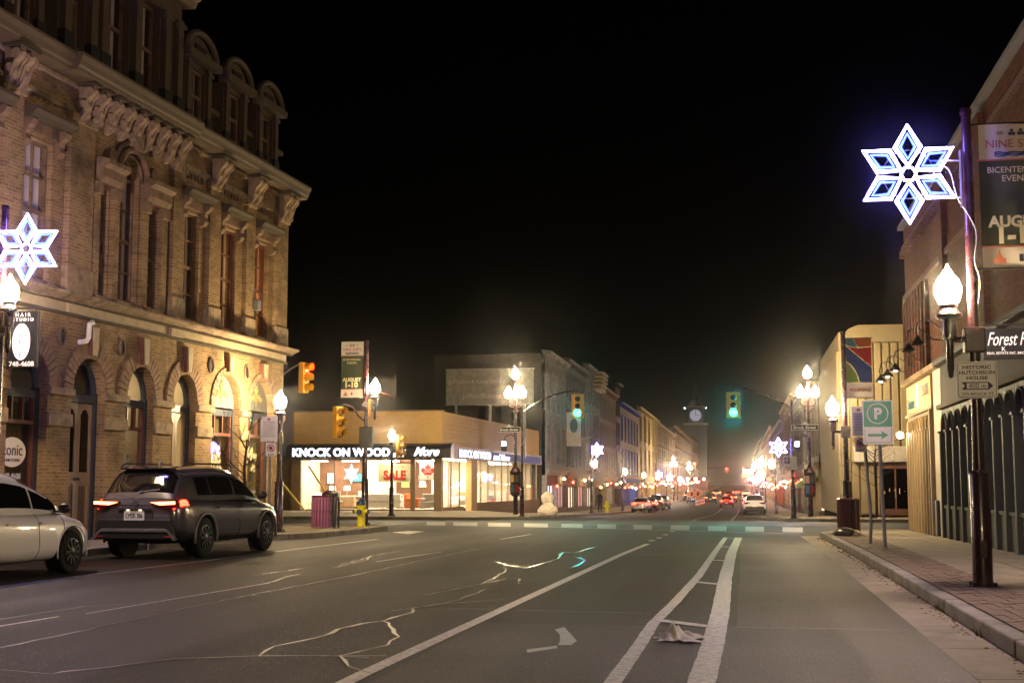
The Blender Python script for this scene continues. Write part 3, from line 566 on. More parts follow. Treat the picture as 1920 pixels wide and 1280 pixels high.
# mansard roof with slate courses
g = MB(); g.add([(-20,.2,10.3),(.0,.2,10.3),(-1.2,1.5,13.5),(-20,1.5,13.5)], [(0,1,2,3)]); g.add([(0,.2,10.3),(-1.2,1.5,13.5),(-1.2,8,13.5),(0,9,10.3)], [(0,1,2,3)]); g.add([(-20,1.5,13.5),(-1.2,1.5,13.5),(-1.2,9,13.5),(-20,9,13.5)], [(0,1,2,3)])
roof = g.build('mansard_roof', 'slate', HB)
for k in range(13):
    t = k/13; t2 = (k+1)/13+.01; y0, z0 = .2+1.3*t-.04, 10.3+3.2*t; y1, z1 = .2+1.3*t2-.01, 10.3+3.2*t2
    MB().add([(-20,y0,z0),(-1.2*t,y0,z0),(-1.2*t2,y1,z1),(-20,y1,z1),(-20,y0+.05,z0),(-1.2*t,y0+.05,z0)], [(0,1,2,3),(0,1,5,4)]).build('slate_course', 'slate', roof)
MB().box(-20,-1.05,1.3,1.7,13.46,13.66).build('roof_curb', 'dormer_paint', roof, bevel=.02)
def dormer(c, w=1.45):
    d = MB(); l, r = c-w/2, c+w/2
    d.box(l,l+.3,-.02,1.6,10.45,12.2); d.box(r-.3,r,-.02,1.6,10.45,12.2); d.box(l+.3,r-.3,0,.3,10.45,10.72); d.box(l+.3,r-.3,.0,1.2,12.05,12.2)
    d = d.build('dormer', 'dormer_paint', HB)
    n = 12; P = [(c+math.cos(math.pi*i/n)*(w/2+.16), 12.38+math.sin(math.pi*i/n)*.62) for i in range(n+1)]
    MB().prism(P, .05, 2.2).build('dormer_roof', 'slate', d)
    MB().prism([(l-.16,12.2),(r+.16,12.2),(r+.2,12.3),(r+.2,12.4),(l-.2,12.4),(l-.2,12.3)], -.28, .06).build('dormer_entablature', 'dormer_paint', d)
    MB().tube([(x, -.12, z) for x, z in P], .09, 8).build('dormer_pediment', 'dormer_paint', d, smooth=True); MB().prism([(c+math.cos(math.pi*i/n)*.68, 12.41+math.sin(math.pi*i/n)*.5) for i in range(n+1)], -.06, .049).build('dormer_tympanum', 'dormer_paint', d)
    MB().box(c-.3,c+.3,-.1,-.06,12.5,12.68).build('dormer_panel', 'slate', d)
    for s in (l+.15, r-.15): MB().box(s-.16,s+.16,-.12,-.02,10.45,10.85).build('dormer_scroll', 'slate', d); MB().box(s-.1,s+.1,-.1,-.02,10.85,12.2).build('dormer_pilaster', 'dormer_paint', d); MB().box(s-.14,s+.14,-.14,-.02,12.0,12.1).build('dormer_capital', 'dormer_paint', d)
    window(dict(c=c,w=w-.6,z0=10.7,zs=12.05), .12, 'brown_trim', (0,.9,'curtain'), 1, True, 'glass', 'dormer_window', d)
    for cc in d.children: pass
    return d
for c in (-1.62,-3.83,-6.08,-13.9,-16.2): dormer(c)
for a, b in ((-.85,-.2),(-3.05,-2.4),(-5.3,-4.6),(-7.0,-6.85)): MB().box(a,b,.05,.7,11.2,11.33).build('roof_ledge', 'dormer_paint', HB)
# central pavilion
pv = MB(); pv.box(-12.6,-7.1,-.05,2,10.4,10.75); pv.box(-12.6,-7.1,-.05,2,12.95,13.4)
for c in (-12.4,-11.35,-10.9,-9.4,-7.95,-7.3): pv.box(c-.22,c+.22,-.02,2,10.75,12.95)
pv = pv.build('pavilion', 'dormer_paint', HB)
MB().box(-12.6,-7.1,.55,.7,10.6,13).build('pavilion_back', 'room_dark', pv)
for c in (-12.4,-11.35,-10.9,-9.4,-7.95,-7.3): MB().box(c-.13,c+.13,-.16,-.021,10.75,12.95).build('pavilion_pilaster', 'dormer_paint', pv); MB().box(c-.2,c+.2,-.2,-.021,10.42,10.95).build('pilaster_foot', 'slate', pv); MB().box(c-.18,c+.18,-.22,-.021,12.75,12.85).build('pilaster_capital', 'dormer_paint', pv)
for c, ww in ((-11.87,.6),(-10.15,1.06),(-8.68,1.0),(-7.62,.22)): window(dict(c=c,w=ww,z0=10.75,zs=12.95), .2, 'brown_trim', (0,.9,'curtain'), 1, ww > .5, 'glass', 'pavilion_window', pv)
MB().prism([(0,13.4),(-.3,13.4),(-.36,13.55),(-.6,13.7),(-.6,13.8),(2,13.95)], -12.85, -6.85, 'x').build('pavilion_cornice', 'dormer_paint', pv)
MB().prism([(.1,13.9),(1.2,17),(2.5,17),(2.5,13.9)], -12.3, -7.4, 'x').build('pavilion_roof', 'slate', pv)
# ground floor infill
def orn(parent, c, z, y, s, mat, name='scroll_ornament'):
    g = MB()
    g.tube([(c,y,z-.26*s),(c,y,z+.34*s)], [.012*s,.022*s], 5)
    for sd in (-1, 1):
        for k, (a, b, q) in enumerate(((.16,.02,.09),(.34,-.06,.085),(.08,.2,.06))):
            pts = [(c+sd*(a*s+q*s*math.cos(t*.55)*(1-t*.055)), y, z+b*s+q*s*math.sin(t*.55)*(1-t*.055)) for t in range(13)]
            g.tube(pts, .016*s, 5)
        g.tube([(c,y,z-.1*s),(c+sd*.12*s,y,z-.1*s),(c+sd*.25*s,y,z+.0*s),(c+sd*.3*s,y,z+.04*s)], .016*s, 5)
        for k in range(3): g.tube([(c,y,z+(.05+.08*k)*s),(c+sd*.06*s,y,z+(.14+.08*k)*s),(c+sd*.05*s,y,z+(.2+.09*k)*s)], .014*s, 5)
    return g.build(name, mat, parent, smooth='all')
def decal(parent, c, z, y, sx, sz, mat, name='window_decal'):
    g = MB(); n = 6
    for r in range(n):
        zz = z-sz+2*sz*r/n; ww = sx*math.sin(math.pi*(.12+.8*(1-(r/n))))
        for k in range(max(1, int(ww/.07))):
            for s in (-1, 1):
                x = c+s*(.035+k*.075); g.sphere((x, y, zz+.05*(k % 2)), .036, 6, 4, (1,.08,1.5))
    g.sphere((c,y,z+sz*.62), .075, 8, 6, (1,.08,1.25)); g.tube([(c,y,z+sz*.72),(c,y,z+sz*1.15)], [.05,.004], 5)
    return g.build(name, mat, parent)
FR = .28
for i, o in enumerate(AR):
    c, w, zs = o['c'], o['w'], o['zs']; l, r = c-w/2, c+w/2; door = i in (1,3,5); board = i in (6,7)
    f = MB(); f.box(l,l+.09,FR-.1,FR+.06,.13,zs); f.box(r-.09,r,FR-.1,FR+.06,.13,zs); f.tube([(x, FR-.02, z) for x, z in arcpts(c, w-.1, zs, o['rise']-.05)], .07, 6)
    f.box(l+.09,r-.09,FR-.08,FR+.06,zs-.22,zs-.05); f = f.build('arch_frame', 'blue_frame', HB)
    P = arcpts(c, w-.04, zs, o['rise']-.02)
    if board:
        MB().prism(P, FR-.1, FR-.06).build('tympanum_board', 'grey_board', HB); orn(HB, c, zs+.38, FR-.115, .95, 'gold')
    else: MB().add([(x, FR+.03, z) for x, z in P], [tuple(range(len(P)))]).build('fanlight', 'glass' if i not in (4,5) else 'glass_clear', f)
    if door:
        for k, (a, b) in enumerate(((l+.1,c-.01),(c+.01,r-.1))):
            lit = (i == 5); d = MB(); d.box(a,a+.1,FR-.04,FR+.02,.13,zs-.24); d.box(b-.1,b,FR-.04,FR+.02,.13,zs-.24); d.box(a+.1,b-.1,FR-.04,FR+.02,.13,.3); d.box(a+.1,b-.1,FR-.04,FR+.02,1.35,1.6)
            d.prism([(a+.1,zs-.24),(b-.1,zs-.24),(b-.1,zs-.5),((a+b)/2+.1,zs-.38),((a+b)/2,zs-.36),((a+b)/2-.1,zs-.38),(a+.1,zs-.5)], FR-.04, FR+.02)
            d = d.build('door', 'tan_door', HB); MB().box(a+.1,b-.1,FR-.01,FR,1.6,zs-.3).build('pane', 'glass_clear' if lit else 'glass_dark', d)
            for q in range(2): MB().box(a+.12+q*.17,a+.23+q*.17,FR-.02,FR-.005,.36,1.3).build('door_panel', 'door_panel', d)
            if not lit: MB().box(a+.1,b-.1,FR,FR+.01,.3,1.35).build('door_board', 'tan_door', d)
            MB().cyl((c+(.05 if k else -.05),FR-.09,1.45),(c+(.05 if k else -.05),FR-.04,1.45),.03,n=8).build('knob', 'dark_metal', d)
    else:
        t = MB(); t.box(l+.09,r-.09,FR-.06,FR+.04,zs-.76,zs-.68); 
        for q in range(4): x = l+.1+(w-.26)*q/3; t.box(x,x+.06,FR-.06,FR+.04,zs-.68,zs-.22)
        t.box(l+.09,r-.09,FR-.06,FR+.04,.13,.6); t.box(r-.16,r-.09,FR-.06,FR+.04,.6,zs-.76); t.box(l+.09,l+.14,FR-.06,FR+.04,.6,zs-.76)
        t = t.build('shop_window', 'red_frame', HB)
        MB().box(l+.12,r-.12,FR,FR+.01,.6,zs-.74).build('pane', 'glass' if i != 4 else 'glass_clear', t); MB().box(l+.12,r-.12,FR,FR+.01,zs-.7,zs-.22).build('transom_pane', 'glass' if i != 4 else 'glass_clear', t)
        if i != 4:
            cu_ = MB(); n = 30
            for q in range(n):
                xa, xb = l+.12+(w-.24)*q/n, l+.12+(w-.24)*(q+1)/n; cu_.quad((xa,FR+.2+.025*math.sin(q*1.9),.3),(xb,FR+.2+.025*math.sin((q+1)*1.9),.3),(xb,FR+.2+.025*math.sin((q+1)*1.9),zs-.3),(xa,FR+.2+.025*math.sin(q*1.9),zs-.3))
            cu_.build('curtain', 'curtain_olive', t, smooth='all')
    if i in (4, 5):
        q = MB(); q.box(l-.3,l-.25,.35,3.0,.0,4.6); q.box(r+.25,r+.3,.35,3.0,.0,4.6); q.box(l-.3,r+.3,3.0,3.05,0,4.6); q.box(l-.25,r+.25,.35,3,4.5,4.6); q.box(l-.25,r+.25,.35,3,.05,.1); q.build('room_wall', 'room_cream', HB)
        MB().sphere((c+.1,1.4 if i == 5 else 1.1,4.05 if i == 5 else 3.62), .14 if i == 5 else .09).build('ceiling_lamp', 'room_lamp', HB, smooth='all')
        MB().box(c-.25,c+.2,2.96,2.99,2.2,2.8).build('wall_picture', 'black', HB); MB().box(c-.2,c+.15,2.94,2.955,2.26,2.74).build('wall_print', 'curtain_pink', HB); MB().box(c-.5,c+.5,2.6,2.98,1.5,1.55).build('room_shelf', 'wood', HB)
        if i == 4: MB().box(c-.5,c+.5,.9,.95,.6,2.0).build('blind', 'curtain', HB)
        else: MB().sphere((c-.2,1.2,2.0), .1).build('ceiling_lamp', 'room_lamp', HB, smooth='all')
decal(HB, -3.9, 1.75, FR-.02, .36, .5, 'cream_text'); decal(HB, -8.6, 1.7, FR-.02, .26, .32, 'grey_text')
g = MB()
for k in range(26): g.sphere((-1.62+random.uniform(-.38,.38), FR-.02, 2.0+random.uniform(-.3,.35)), random.uniform(.05,.1), 7, 4, (1,.06,1))
g.build('window_decal', 'cream_text', HB)
text('window_lettering', 'Little Mercy', .3, 'grey_text', HB, (-1.6,FR-.02,1.12), width=.7, shear=.3)
MB().prism([(-13.2+.46*math.cos(a*math.pi/14), 1.98+.3*math.sin(a*math.pi/14)) for a in range(28)], FR-.025, FR-.012).build('oval_window_sign', 'white', HB)
text('window_lettering', 'tonic', .3, 'dark_text', HB, (-13.2,FR-.03,2.02), width=.66); text('window_lettering', 'HAIR STUDIO', .1, 'dark_text', HB, (-13.2,FR-.03,1.82), width=.5)
text('window_lettering', '748-4608', .2, 'white', HB, (-13.2,FR-.02,1.5), width=.62)
# odds and ends on the facade
MB().tube([(-10.85,-.05,4.86),(-11.0,-.12,4.86),(-11.12,-.13,4.8),(-11.14,-.13,4.5),(-11.2,-.12,4.42),(-11.42,-.08,4.38)], .055, 10).build('downpipe_offset', 'white', HB, smooth=True)
MB().box(-2.62,-2.38,-.3,-.14,6.2,6.5).build('utility_box', 'galv', HB, bevel=.02); MB().tube([(-2.5,-.15,6.2),(-2.5,-.15,5.7),(-2.75,-.15,5.6),(-2.75,-.15,5.4)], .012, 5).build('cable', 'dark_metal', HB)
# hanging sign of the hair studio
hs = thing('hanging_sign', 'black hanging sign with white oval and vertical lettering beside the arched windows', 'sign', (-13.25,23,3.5))
MB().box(-.31,.31,-.03,.03,0,1.07).build('board', 'black_sign', hs, bevel=.008)
MB().tube([(.32,0,1.13),(-1.05,0,1.13)], .018, 6).build('bracket_arm', 'dark_metal', hs); 
for x in (-.25,.25): MB().tube([(x,0,1.06),(x,0,1.14)], .008, 5).build('hanger', 'dark_metal', hs)
MB().prism([(-.02+.18*math.cos(a*math.pi/16), .49+.345*math.sin(a*math.pi/16)) for a in range(32)], -.04, -.031).build('oval_panel', 'white', hs)
for k, ch in enumerate('tonic'): text('letter', ch, .15, 'dark_text', hs, (-.02,-.045,.73-k*.122), height=.085 if ch != 't' else .115)
text('lettering', 'HAIR', .08, 'white', hs, (0,-.034,1.0), width=.3, space=1.6); text('lettering', 'STUDIO', .08, 'white', hs, (0,-.034,.91), width=.42, space=1.5); text('lettering', '748-4608', .1, 'white', hs, (0,-.034,.075), width=.5)
# ================================================================== furniture store across the side street
ST = thing('furniture_store', 'single-storey corner furniture store with brown siding and black awning', 'building', (-21,75,-.17))
def sb(name, mat, *bx, bevel=0, smooth=False):
    g = MB()
    for b in bx: g.box(*b)
    return g.build(name, mat, ST, world=True, bevel=bevel, smooth=smooth)
SIDE = lambda y: -16.94+(y-75)*.0437
for k in range(8):
    z0 = 3.58+k*.243
    sb('siding_board', 'siding', (-25.8,-16.9,74.95+.012*(k%2),75.05,z0,z0+.236))
    MB().prism([(SIDE(75)-.03,75.0),(SIDE(75)+.03+.008*(k%2),75.0),(SIDE(104)+.03+.008*(k%2),104),(SIDE(104)-.03,104)], z0, z0+.236, 'z').build('siding_board', 'siding', ST, world=True)
sb('parapet_back', 'plinth_brown', (-25.8,-17.1,75.06,75.3,2.9,5.5)); 
sb('coping', 'bronze', (-25.85,-16.85,74.9,75.3,5.53,5.6))
MB().prism([(-25.8,75.3),(-17.2,75.3),(-15.9,104),(-25.8,104)], 2.95, 3.1, 'z').build('roof_slab', 'plinth_brown', ST, world=True)
# awning with letters
aw = MB().prism([(75,2.86),(74.15,2.86),(74.12,2.9),(74.15,3.36),(74.3,3.56),(74.6,3.66),(75,3.7)], -25.95, -16.2, 'x').build('awning', 'awning_black', ST, world=True)
def slab_letters(s, x0, x1, y, z0, z1, parent, mat, rz=0, ox=0, oy=0):
    t = text('sign_lettering', s, 1, mat, parent, ((x0+x1)/2, y, (z0+z1)/2), width=x1-x0, height=z1-z0, bold=.032, ext=.03, world=True, rz=rz)
    return t
slab_letters('KNOCK ON WOOD', -25.55, -19.75, 74.1, 2.93, 3.42, ST, 'letter_white')
text('sign_lettering', 'and', .5, 'letter_white', ST, (-19.2,74.1,3.1), width=.8, height=.42, shear=.45, bold=.012, world=True); text('sign_lettering', 'More', .6, 'letter_white', ST, (-17.6,74.1,3.2), width=1.5, height=.5, shear=.45, bold=.018, world=True)
SR = math.atan2(1, .0437)
MB().prism([(SIDE(76),75.4),(SIDE(76)+.42,75.4),(SIDE(103)+.42,103),(SIDE(103),103)], 2.86, 3.56, 'z').build('side_awning', 'bronze', ST, world=True)
MB().prism([(SIDE(76)+.425,76.6),(SIDE(76)+.47,76.6),(SIDE(103)+.47,102.4),(SIDE(103)+.425,102.4)], 2.9, 3.42, 'z').build('side_sign_panel', 'side_sign', ST, world=True)
ym = 81.3; text('sign_lettering', 'KNOCK ON WOOD', 1, 'letter_white', ST, (SIDE(ym)+.5,ym,3.17), width=8.2, height=.46, bold=.03, rz=SR, world=True)
ym = 88.6; text('sign_lettering', 'and More', 1, 'letter_white', ST, (SIDE(ym)+.5,ym,3.15), width=5, height=.42, bold=.02, shear=.4, rz=SR, world=True)
# piers, mullions, panes of the front
sb('plinth', 'bronze', (-25.85,-17.35,74.96,75.1,-.3,-.09)); sb('wall_pier', 'bronze', (-25.9,-25.32,74.93,75.15,-.1,2.86)); sb('corner_pier', 'bronze', (-17.36,-16.9,74.9,75.2,-.3,2.86))
sb('neighbour_wall', 'bronze', (-27.8,-25.92,75.3,75.5,-.3,3.0))
for x, wd in ((-23.3,.06),(-21.5,.3),(-18.62,.26)): sb('mullion', 'bronze', (x-wd/2,x+wd/2,74.98,75.1,-.09,2.78))
sb('head_rail', 'bronze', (-25.32,-17.36,74.98,75.1,2.74,2.86))
for a, b in ((-25.32,-23.33),(-23.27,-21.65),(-21.35,-18.75),(-18.49,-17.36)): sb('pane', 'glass_clear', (a,b,75.03,75.04,-.09,2.74))
# side glazing: bay panes, recessed pier, long row of panes
ys = [75.3,77.2,79.2]; 
for a, b in zip(ys, ys[1:]): MB().prism([(SIDE(a)-.02,a+.04),(SIDE(a),a+.04),(SIDE(b),b-.04),(SIDE(b)-.02,b-.04)], .02, 2.86, 'z').build('pane', 'glass_clear', ST, world=True)
for y in ys: MB().prism([(SIDE(y)-.05,y-.05),(SIDE(y)+.03,y-.05),(SIDE(y)+.03,y+.05),(SIDE(y)-.05,y+.05)], -.3, 2.86, 'z').build('mullion', 'bronze', ST, world=True)
MB().prism([(SIDE(81)-.1,81.2),(SIDE(81)+.25,81.2),(SIDE(83)+.25,82.6),(SIDE(83)-.1,82.6)], -.5, 2.86, 'z').build('recess_pier', 'siding', ST, world=True)
yy = [82.6+k*2.05 for k in range(11)]
for a, b in zip(yy, yy[1:]): MB().prism([(SIDE(a)-.02,a+.05),(SIDE(a),a+.05),(SIDE(b),b-.05),(SIDE(b)-.02,b-.05)], .22, 2.86, 'z').build('pane', 'glass_clear', ST, world=True)
for y in yy: MB().prism([(SIDE(y)-.06,y-.05),(SIDE(y)+.04,y-.05),(SIDE(y)+.04,y+.05),(SIDE(y)-.06,y+.05)], .2, 2.86, 'z').build('mullion', 'cream_dark', ST, world=True)
MB().prism([(SIDE(75)-.1,75.2),(SIDE(75)+.08,75.2),(SIDE(80)+.08,80),(SIDE(80)-.1,80)], -.8, .02, 'z').build('side_plinth', 'plinth_brown', ST, world=True)
MB().prism([(SIDE(82)-.1,82),(SIDE(82)+.1,82),(SIDE(104)+.1,104),(SIDE(104)-.1,104)], -1.4, .2, 'z').build('side_plinth', 'plinth_brown', ST, world=True)
# showroom
sb('showroom_floor', 'store_floor', (-25.6,-17.1,75.12,90,-.16,-.1)); sb('showroom_wall', 'showroom_paint', (-25.6,-25.4,75.3,90,-.1,2.95),(-25.6,-17.1,90,90.2,-.1,2.95)); sb('showroom_end_wall', 'showroom_paint', (-20,-16.2,103.5,103.7,-.2,2.95),(-20.2,-20,90.2,103.7,-.2,2.95))
for x in (-24,-22,-20,-18):
    for y in (77,80.5,84,87.5): sb('ceiling_light', 'store_ceiling', (x-.5,x+.5,y-.55,y+.55,2.86,2.9))
for x in (-24.3,-22.4,-20,-17.9): sb('added_poster_light', 'store_ceiling', (x-.5,x+.5,75.2,75.3,2.66,2.7))  # light strips added to brighten the poster fronts
for y in (92,95,98,101): sb('ceiling_light', 'store_ceiling', (-18.9,-17.4,y-.5,y+.5,2.86,2.9))
sb('ceiling', 'room_cream', (-25.6,-17.1,75.3,90,2.905,2.94)); sb('display_wall', 'feature_wall', (-25.3,-22.5,78.5,78.65,-.1,2.85)); sb('display_wall', 'showroom_paint', (-22.3,-21.2,78.4,78.5,-.1,2.85)); sb('display_wall', 'feature_wall', (-20.9,-18.7,80,80.15,-.1,2.85)); sb('column', 'showroom_paint', (-21.9,-21.5,81.5,81.9,-.1,2.9),(-18.5,-18.1,82,82.4,-.1,2.9))
def table_lamp(x, y, z, h=.5, grp='table lamps in the furniture store window'):
    t = thing('table_lamp', LL.pop(0), 'lamp', (x,y,z), 0, grp)
    MB().lathe([(.09,0),(.09,.02),(.025,.05),(.05,.14),(.02,h*.5),(.015,h*.6)], 10).build('lamp_base', 'wood', t, smooth=True); MB().lathe([(.2,h*.52),(.17,h)], 14).build('lamp_shade', 'shade_lit', t, smooth=True)
LL = ['lit table lamp with pale drum shade, left one on the store sideboard','lit table lamp standing right of its twin on the sideboard in the store window','lit table lamp on the far left behind the store window with the low cream shade','lit table lamp beside the poster of the red maple leaf in the store']
def sideboard(x, y, w, mat, label, h=.8):
    t = thing('sideboard', label, 'cabinet', (x,y,-.1)); MB().box(-w/2,w/2,-.25,.25,.12,h).build('carcass', mat, t, bevel=.01)
    for k in range(3): MB().box(-w/2+.03+k*(w-.04)/3,-w/2+(k+1)*(w-.04)/3,-.265,-.25,.16,h-.05).build('drawer_front', mat, t)
    for sx in (-1,1):
        for sy in (-1,1): MB().box(sx*w*.45-.03,sx*w*.45+.03,sy*.2-.03,sy*.2+.03,0,.12).build('leg', 'wood', t)
sideboard(-23.75,77.6,1.9,'wood','wooden sideboard carrying two lit lamps behind the store window')
table_lamp(-24.2,77.6,.7,.55); table_lamp(-23.3,77.6,.7,.55); table_lamp(-25,77.3,.35,.5); table_lamp(-17.7,78.5,.7,.6)
t = thing('dining_table', 'pale dining table behind the pole in the store window', 'table', (-22.9,76.4,-.1)); MB().box(-.9,.9,-.45,.45,.7,.76).build('tabletop', 'fabric_white', t, bevel=.01)
for sx in (-1,1):
    for sy in (-1,1): MB().box(sx*.8-.04,sx*.8+.04,sy*.36-.04,sy*.36+.04,0,.7).build('leg', 'wood', t)
def chair(x, y, rz, label):
    t = thing('dining_chair', label, 'chair', (x,y,-.1), rz, 'chairs in the furniture store window'); MB().box(-.23,.23,-.23,.23,.42,.5).build('seat', 'fabric_white', t, bevel=.02); MB().box(-.23,.23,.19,.25,.5,1.05).build('backrest', 'fabric_white', t, bevel=.02)
    for sx in (-1,1):
        for sy in (-1,1): MB().box(sx*.2-.02,sx*.2+.02,sy*.2-.02,sy*.2+.02,0,.42).build('leg', 'wood', t)
chair(-23.3,75.8,math.pi,'pale upholstered dining chair with its back to the store glass'); chair(-22.3,77.1,0,'pale dining chair on the far side of the pale table in the store')
def sofa(x, y, rz, mat, label, w=1.9):
    t = thing('sofa', label, 'sofa', (x,y,-.1), rz); MB().box(-w/2,w/2,-.42,.42,.1,.45).build('seat', mat, t, bevel=.04); MB().box(-w/2,w/2,.25,.45,.45,.9).build('backrest', mat, t, bevel=.05)
    for s in (-1,1): MB().box(s*(w/2-.1)-.1,s*(w/2-.1)+.1,-.42,.42,.45,.65).build('armrest', mat, t, bevel=.04)
sofa(-20.6,76.1,math.pi,'fabric_white','long white sofa below the yellow sale poster',2.2); sofa(-19.1,77,math.pi/2,'neon_sofa' if 'neon_sofa' in M else 'flag_orange','orange armchair right of the white sofa in the store window',.9); sofa(-17.95,76.4,0,'sofa','grey sofa behind the maple leaf poster pane',1.0); sofa(-18.4,86,math.pi/2,'fabric_white','white sofa seen through the side windows of the store'); sofa(-18.0,95,math.pi/2,'sofa','grey sofa far back behind the side windows of the store')
t = thing('bookcase', 'low white cube shelf below the sale poster', 'shelf', (-19.8,77.6,-.1))
for z in (0,.4,.8): MB().box(-.5,.5,-.15,.15,z,z+.04).build('shelf_board', 'white', t)
for x in (-.5,-.02,.46): MB().box(x,x+.04,-.15,.15,.04,.8).build('upright', 'white', t)
t = thing('arched_rack', 'tall pale arch-topped rack behind the left store pane', 'rack', (-24.75,75.75,-.1))
for r in (.36,.24,.12): MB().tube([(-r,0,0),(-r,0,1.5)]+[(-r*math.cos(a*math.pi/8),0,1.5+r*math.sin(a*math.pi/8)) for a in range(1,8)]+[(r,0,1.5),(r,0,0)], .02, 6).build('arch_rail', 'fabric_white', t, smooth=True)
MB().box(-.36,.36,-.05,.05,.3,.34).build('cross_rail', 'fabric_white', t)
t = thing('potted_plant', 'dark leafy potted plant behind the sale poster pane', 'plant', (-20.7,77.4,-.1)); MB().lathe([(.14,0),(.2,.35),(.17,.35)], 12).build('pot', 'wood', t)
lf_ = MB()
for k in range(70):
    a = random.uniform(0,6.28); h = random.uniform(.5,1.35); r = random.uniform(.05,.34); c = Vector((r*math.cos(a), r*math.sin(a), h)); d = Vector((math.cos(a),math.sin(a),random.uniform(-.6,.5)))*.13; s = Vector((-d.y,d.x,0)).normalized()*.035
    lf_.add([c-d*.2, c+d*.4+s, c+d, c+d*.4-s], [(0,1,2,3)])
lf_.build('foliage', 'leaf_green', t)
for i, (x, y, z, w_, h_, lab) in enumerate(((-24.6,78.46,1.7,.5,.7,'framed picture on the dark wall far left in the store'),(-23.0,78.46,1.75,.8,.55,'wide framed picture above the lit lamps in the store'),(-20.3,79.96,1.5,.6,.8,'framed picture right of the plant in the store'),(-19.3,79.96,1.7,.5,.5,'small framed picture behind the sale poster in the store'))):
    t = thing('framed_picture', lab, 'picture', (x,y,z), 0, 'framed pictures in the furniture store'); MB().box(-w_/2,w_/2,-.02,.02,-h_/2,h_/2).build('frame', 'black', t); MB().box(-w_/2+.04,w_/2-.04,-.03,-.021,-h_/2+.04,h_/2-.04).build('print', ['fabric_white','flag_teal','store_sign','curtain_pink'][i], t)
for i, (x, y) in enumerate(((-20.9,76.9),(-18.9,78.6),(-24.9,80.5),(-17.9,84.5),(-17.6,92))):
    t = thing('floor_lamp', ['tall lit floor lamp behind the long white sofa in the store','tall lit floor lamp right of the sale poster in the store','tall lit floor lamp at the far left of the showroom','tall lit floor lamp just inside the first side windows of the store','tall lit floor lamp deep behind the side windows of the store'][i], 'lamp', (x,y,-.1), 0, 'floor lamps in the furniture store'); MB().lathe([(.16,0),(.16,.02),(.015,.04),(.015,1.4)], 12).build('stand', 'dark_metal', t); MB().lathe([(.22,1.3),(.16,1.62)], 14).build('lamp_shade', 'shade_lit', t, smooth=True)
for i, (x, y, w_) in enumerate(((-18.2,88,1.2),(-17.9,98,1.4),(-18.0,90.8,1.0))): sideboard(x, y, w_, ['wood','white','wood'][i], ['wooden cabinet seen through the first side windows of the store','white cabinet at the far end of the side windows','wooden cabinet midway along the side windows of the store'][i], .95)
# posters and window snowflake (hung inside the glass)
t = thing('sale_poster', 'yellow floor-model sale poster hung in the store window', 'poster', (-19.88,75.75,2.0)); MB().box(-1.0,1.0,-.01,.01,-.52,.52).build('sheet', 'store_sign_sheet' if 'store_sign_sheet' in M else 'cream_text', t)
text('lettering', 'FLOOR MODEL', .2, 'dark_text', t, (0,-.02,.36), width=1.2); text('lettering', 'SALE', .6, 'red_paint', t, (0,-.02,-.12), width=1.35, height=.58, bold=.03)
t = thing('maple_leaf_poster', 'white poster with a red maple leaf in the right store pane', 'poster', (-17.9,75.75,2.13)); MB().box(-.5,.5,-.01,.01,-.53,.53).build('sheet', 'white', t)
ML = [(0,.5),(.1,.3),(.2,.35),(.17,.1),(.3,.22),(.33,.14),(.48,.16),(.42,.02),(.48,-.03),(.22,-.22),(.25,-.3),(.02,-.26),(.03,-.5)]
MB().prism([(x*.9, y*.9) for x, y in ML]+[(-x*.9, y*.9) for x, y in reversed(ML[1:])], -.02, -.011).build('maple_leaf', 'red_paint', t); text('lettering', 'MADE IN', .1, 'white', t, (0,-.024,.06), width=.34); text('lettering', 'CANADA', .1, 'white', t, (0,-.024,-.06), width=.42)
t = thing('window_snowflake', 'glowing white snowflake shape hung in the left store window', 'decoration', (-22.35,75.25,1.95)); g = MB()
for k in range(6):
    a = R(90+60*k); g.prism([(math.cos(a+q)*r, math.sin(a+q)*r*1.15) for q, r in ((-.5,.12),(-.42,.3),(-.2,.34),(0,.5),(.2,.34),(.42,.3),(.5,.12))], -.015, .015)
g.prism([(.16*math.cos(R(60*k)), .16*math.sin(R(60*k))) for k in range(6)], -.016, .016); g.build('star', 'flake_window', t)
# billboard behind
bb = thing('billboard', 'large pale rooftop billboard with faint dark lettering above the furniture store', 'billboard', (-16.95,90,3.1)); MB().box(-3.05,3.05,-.08,.08,3.72,6.1).build('panel', 'far_pale', bb)
for x in (-2.4,0,2.4): MB().box(x-.08,x+.08,.1,.26,0,5.9).build('post', 'galv', bb)
for z in (3.66,6.1): MB().box(-3.1,3.1,-.12,.1,z,z+.07).build('frame_rail', 'galv', bb)
text('lettering', 'Jeff James & Katie Blackie', .4, 'grey_text', bb, (-.9,-.09,5.25), width=4); text('lettering', 'JeffandKatie.ca', .4, 'grey_text', bb, (-.4,-.09,4.25), width=3)
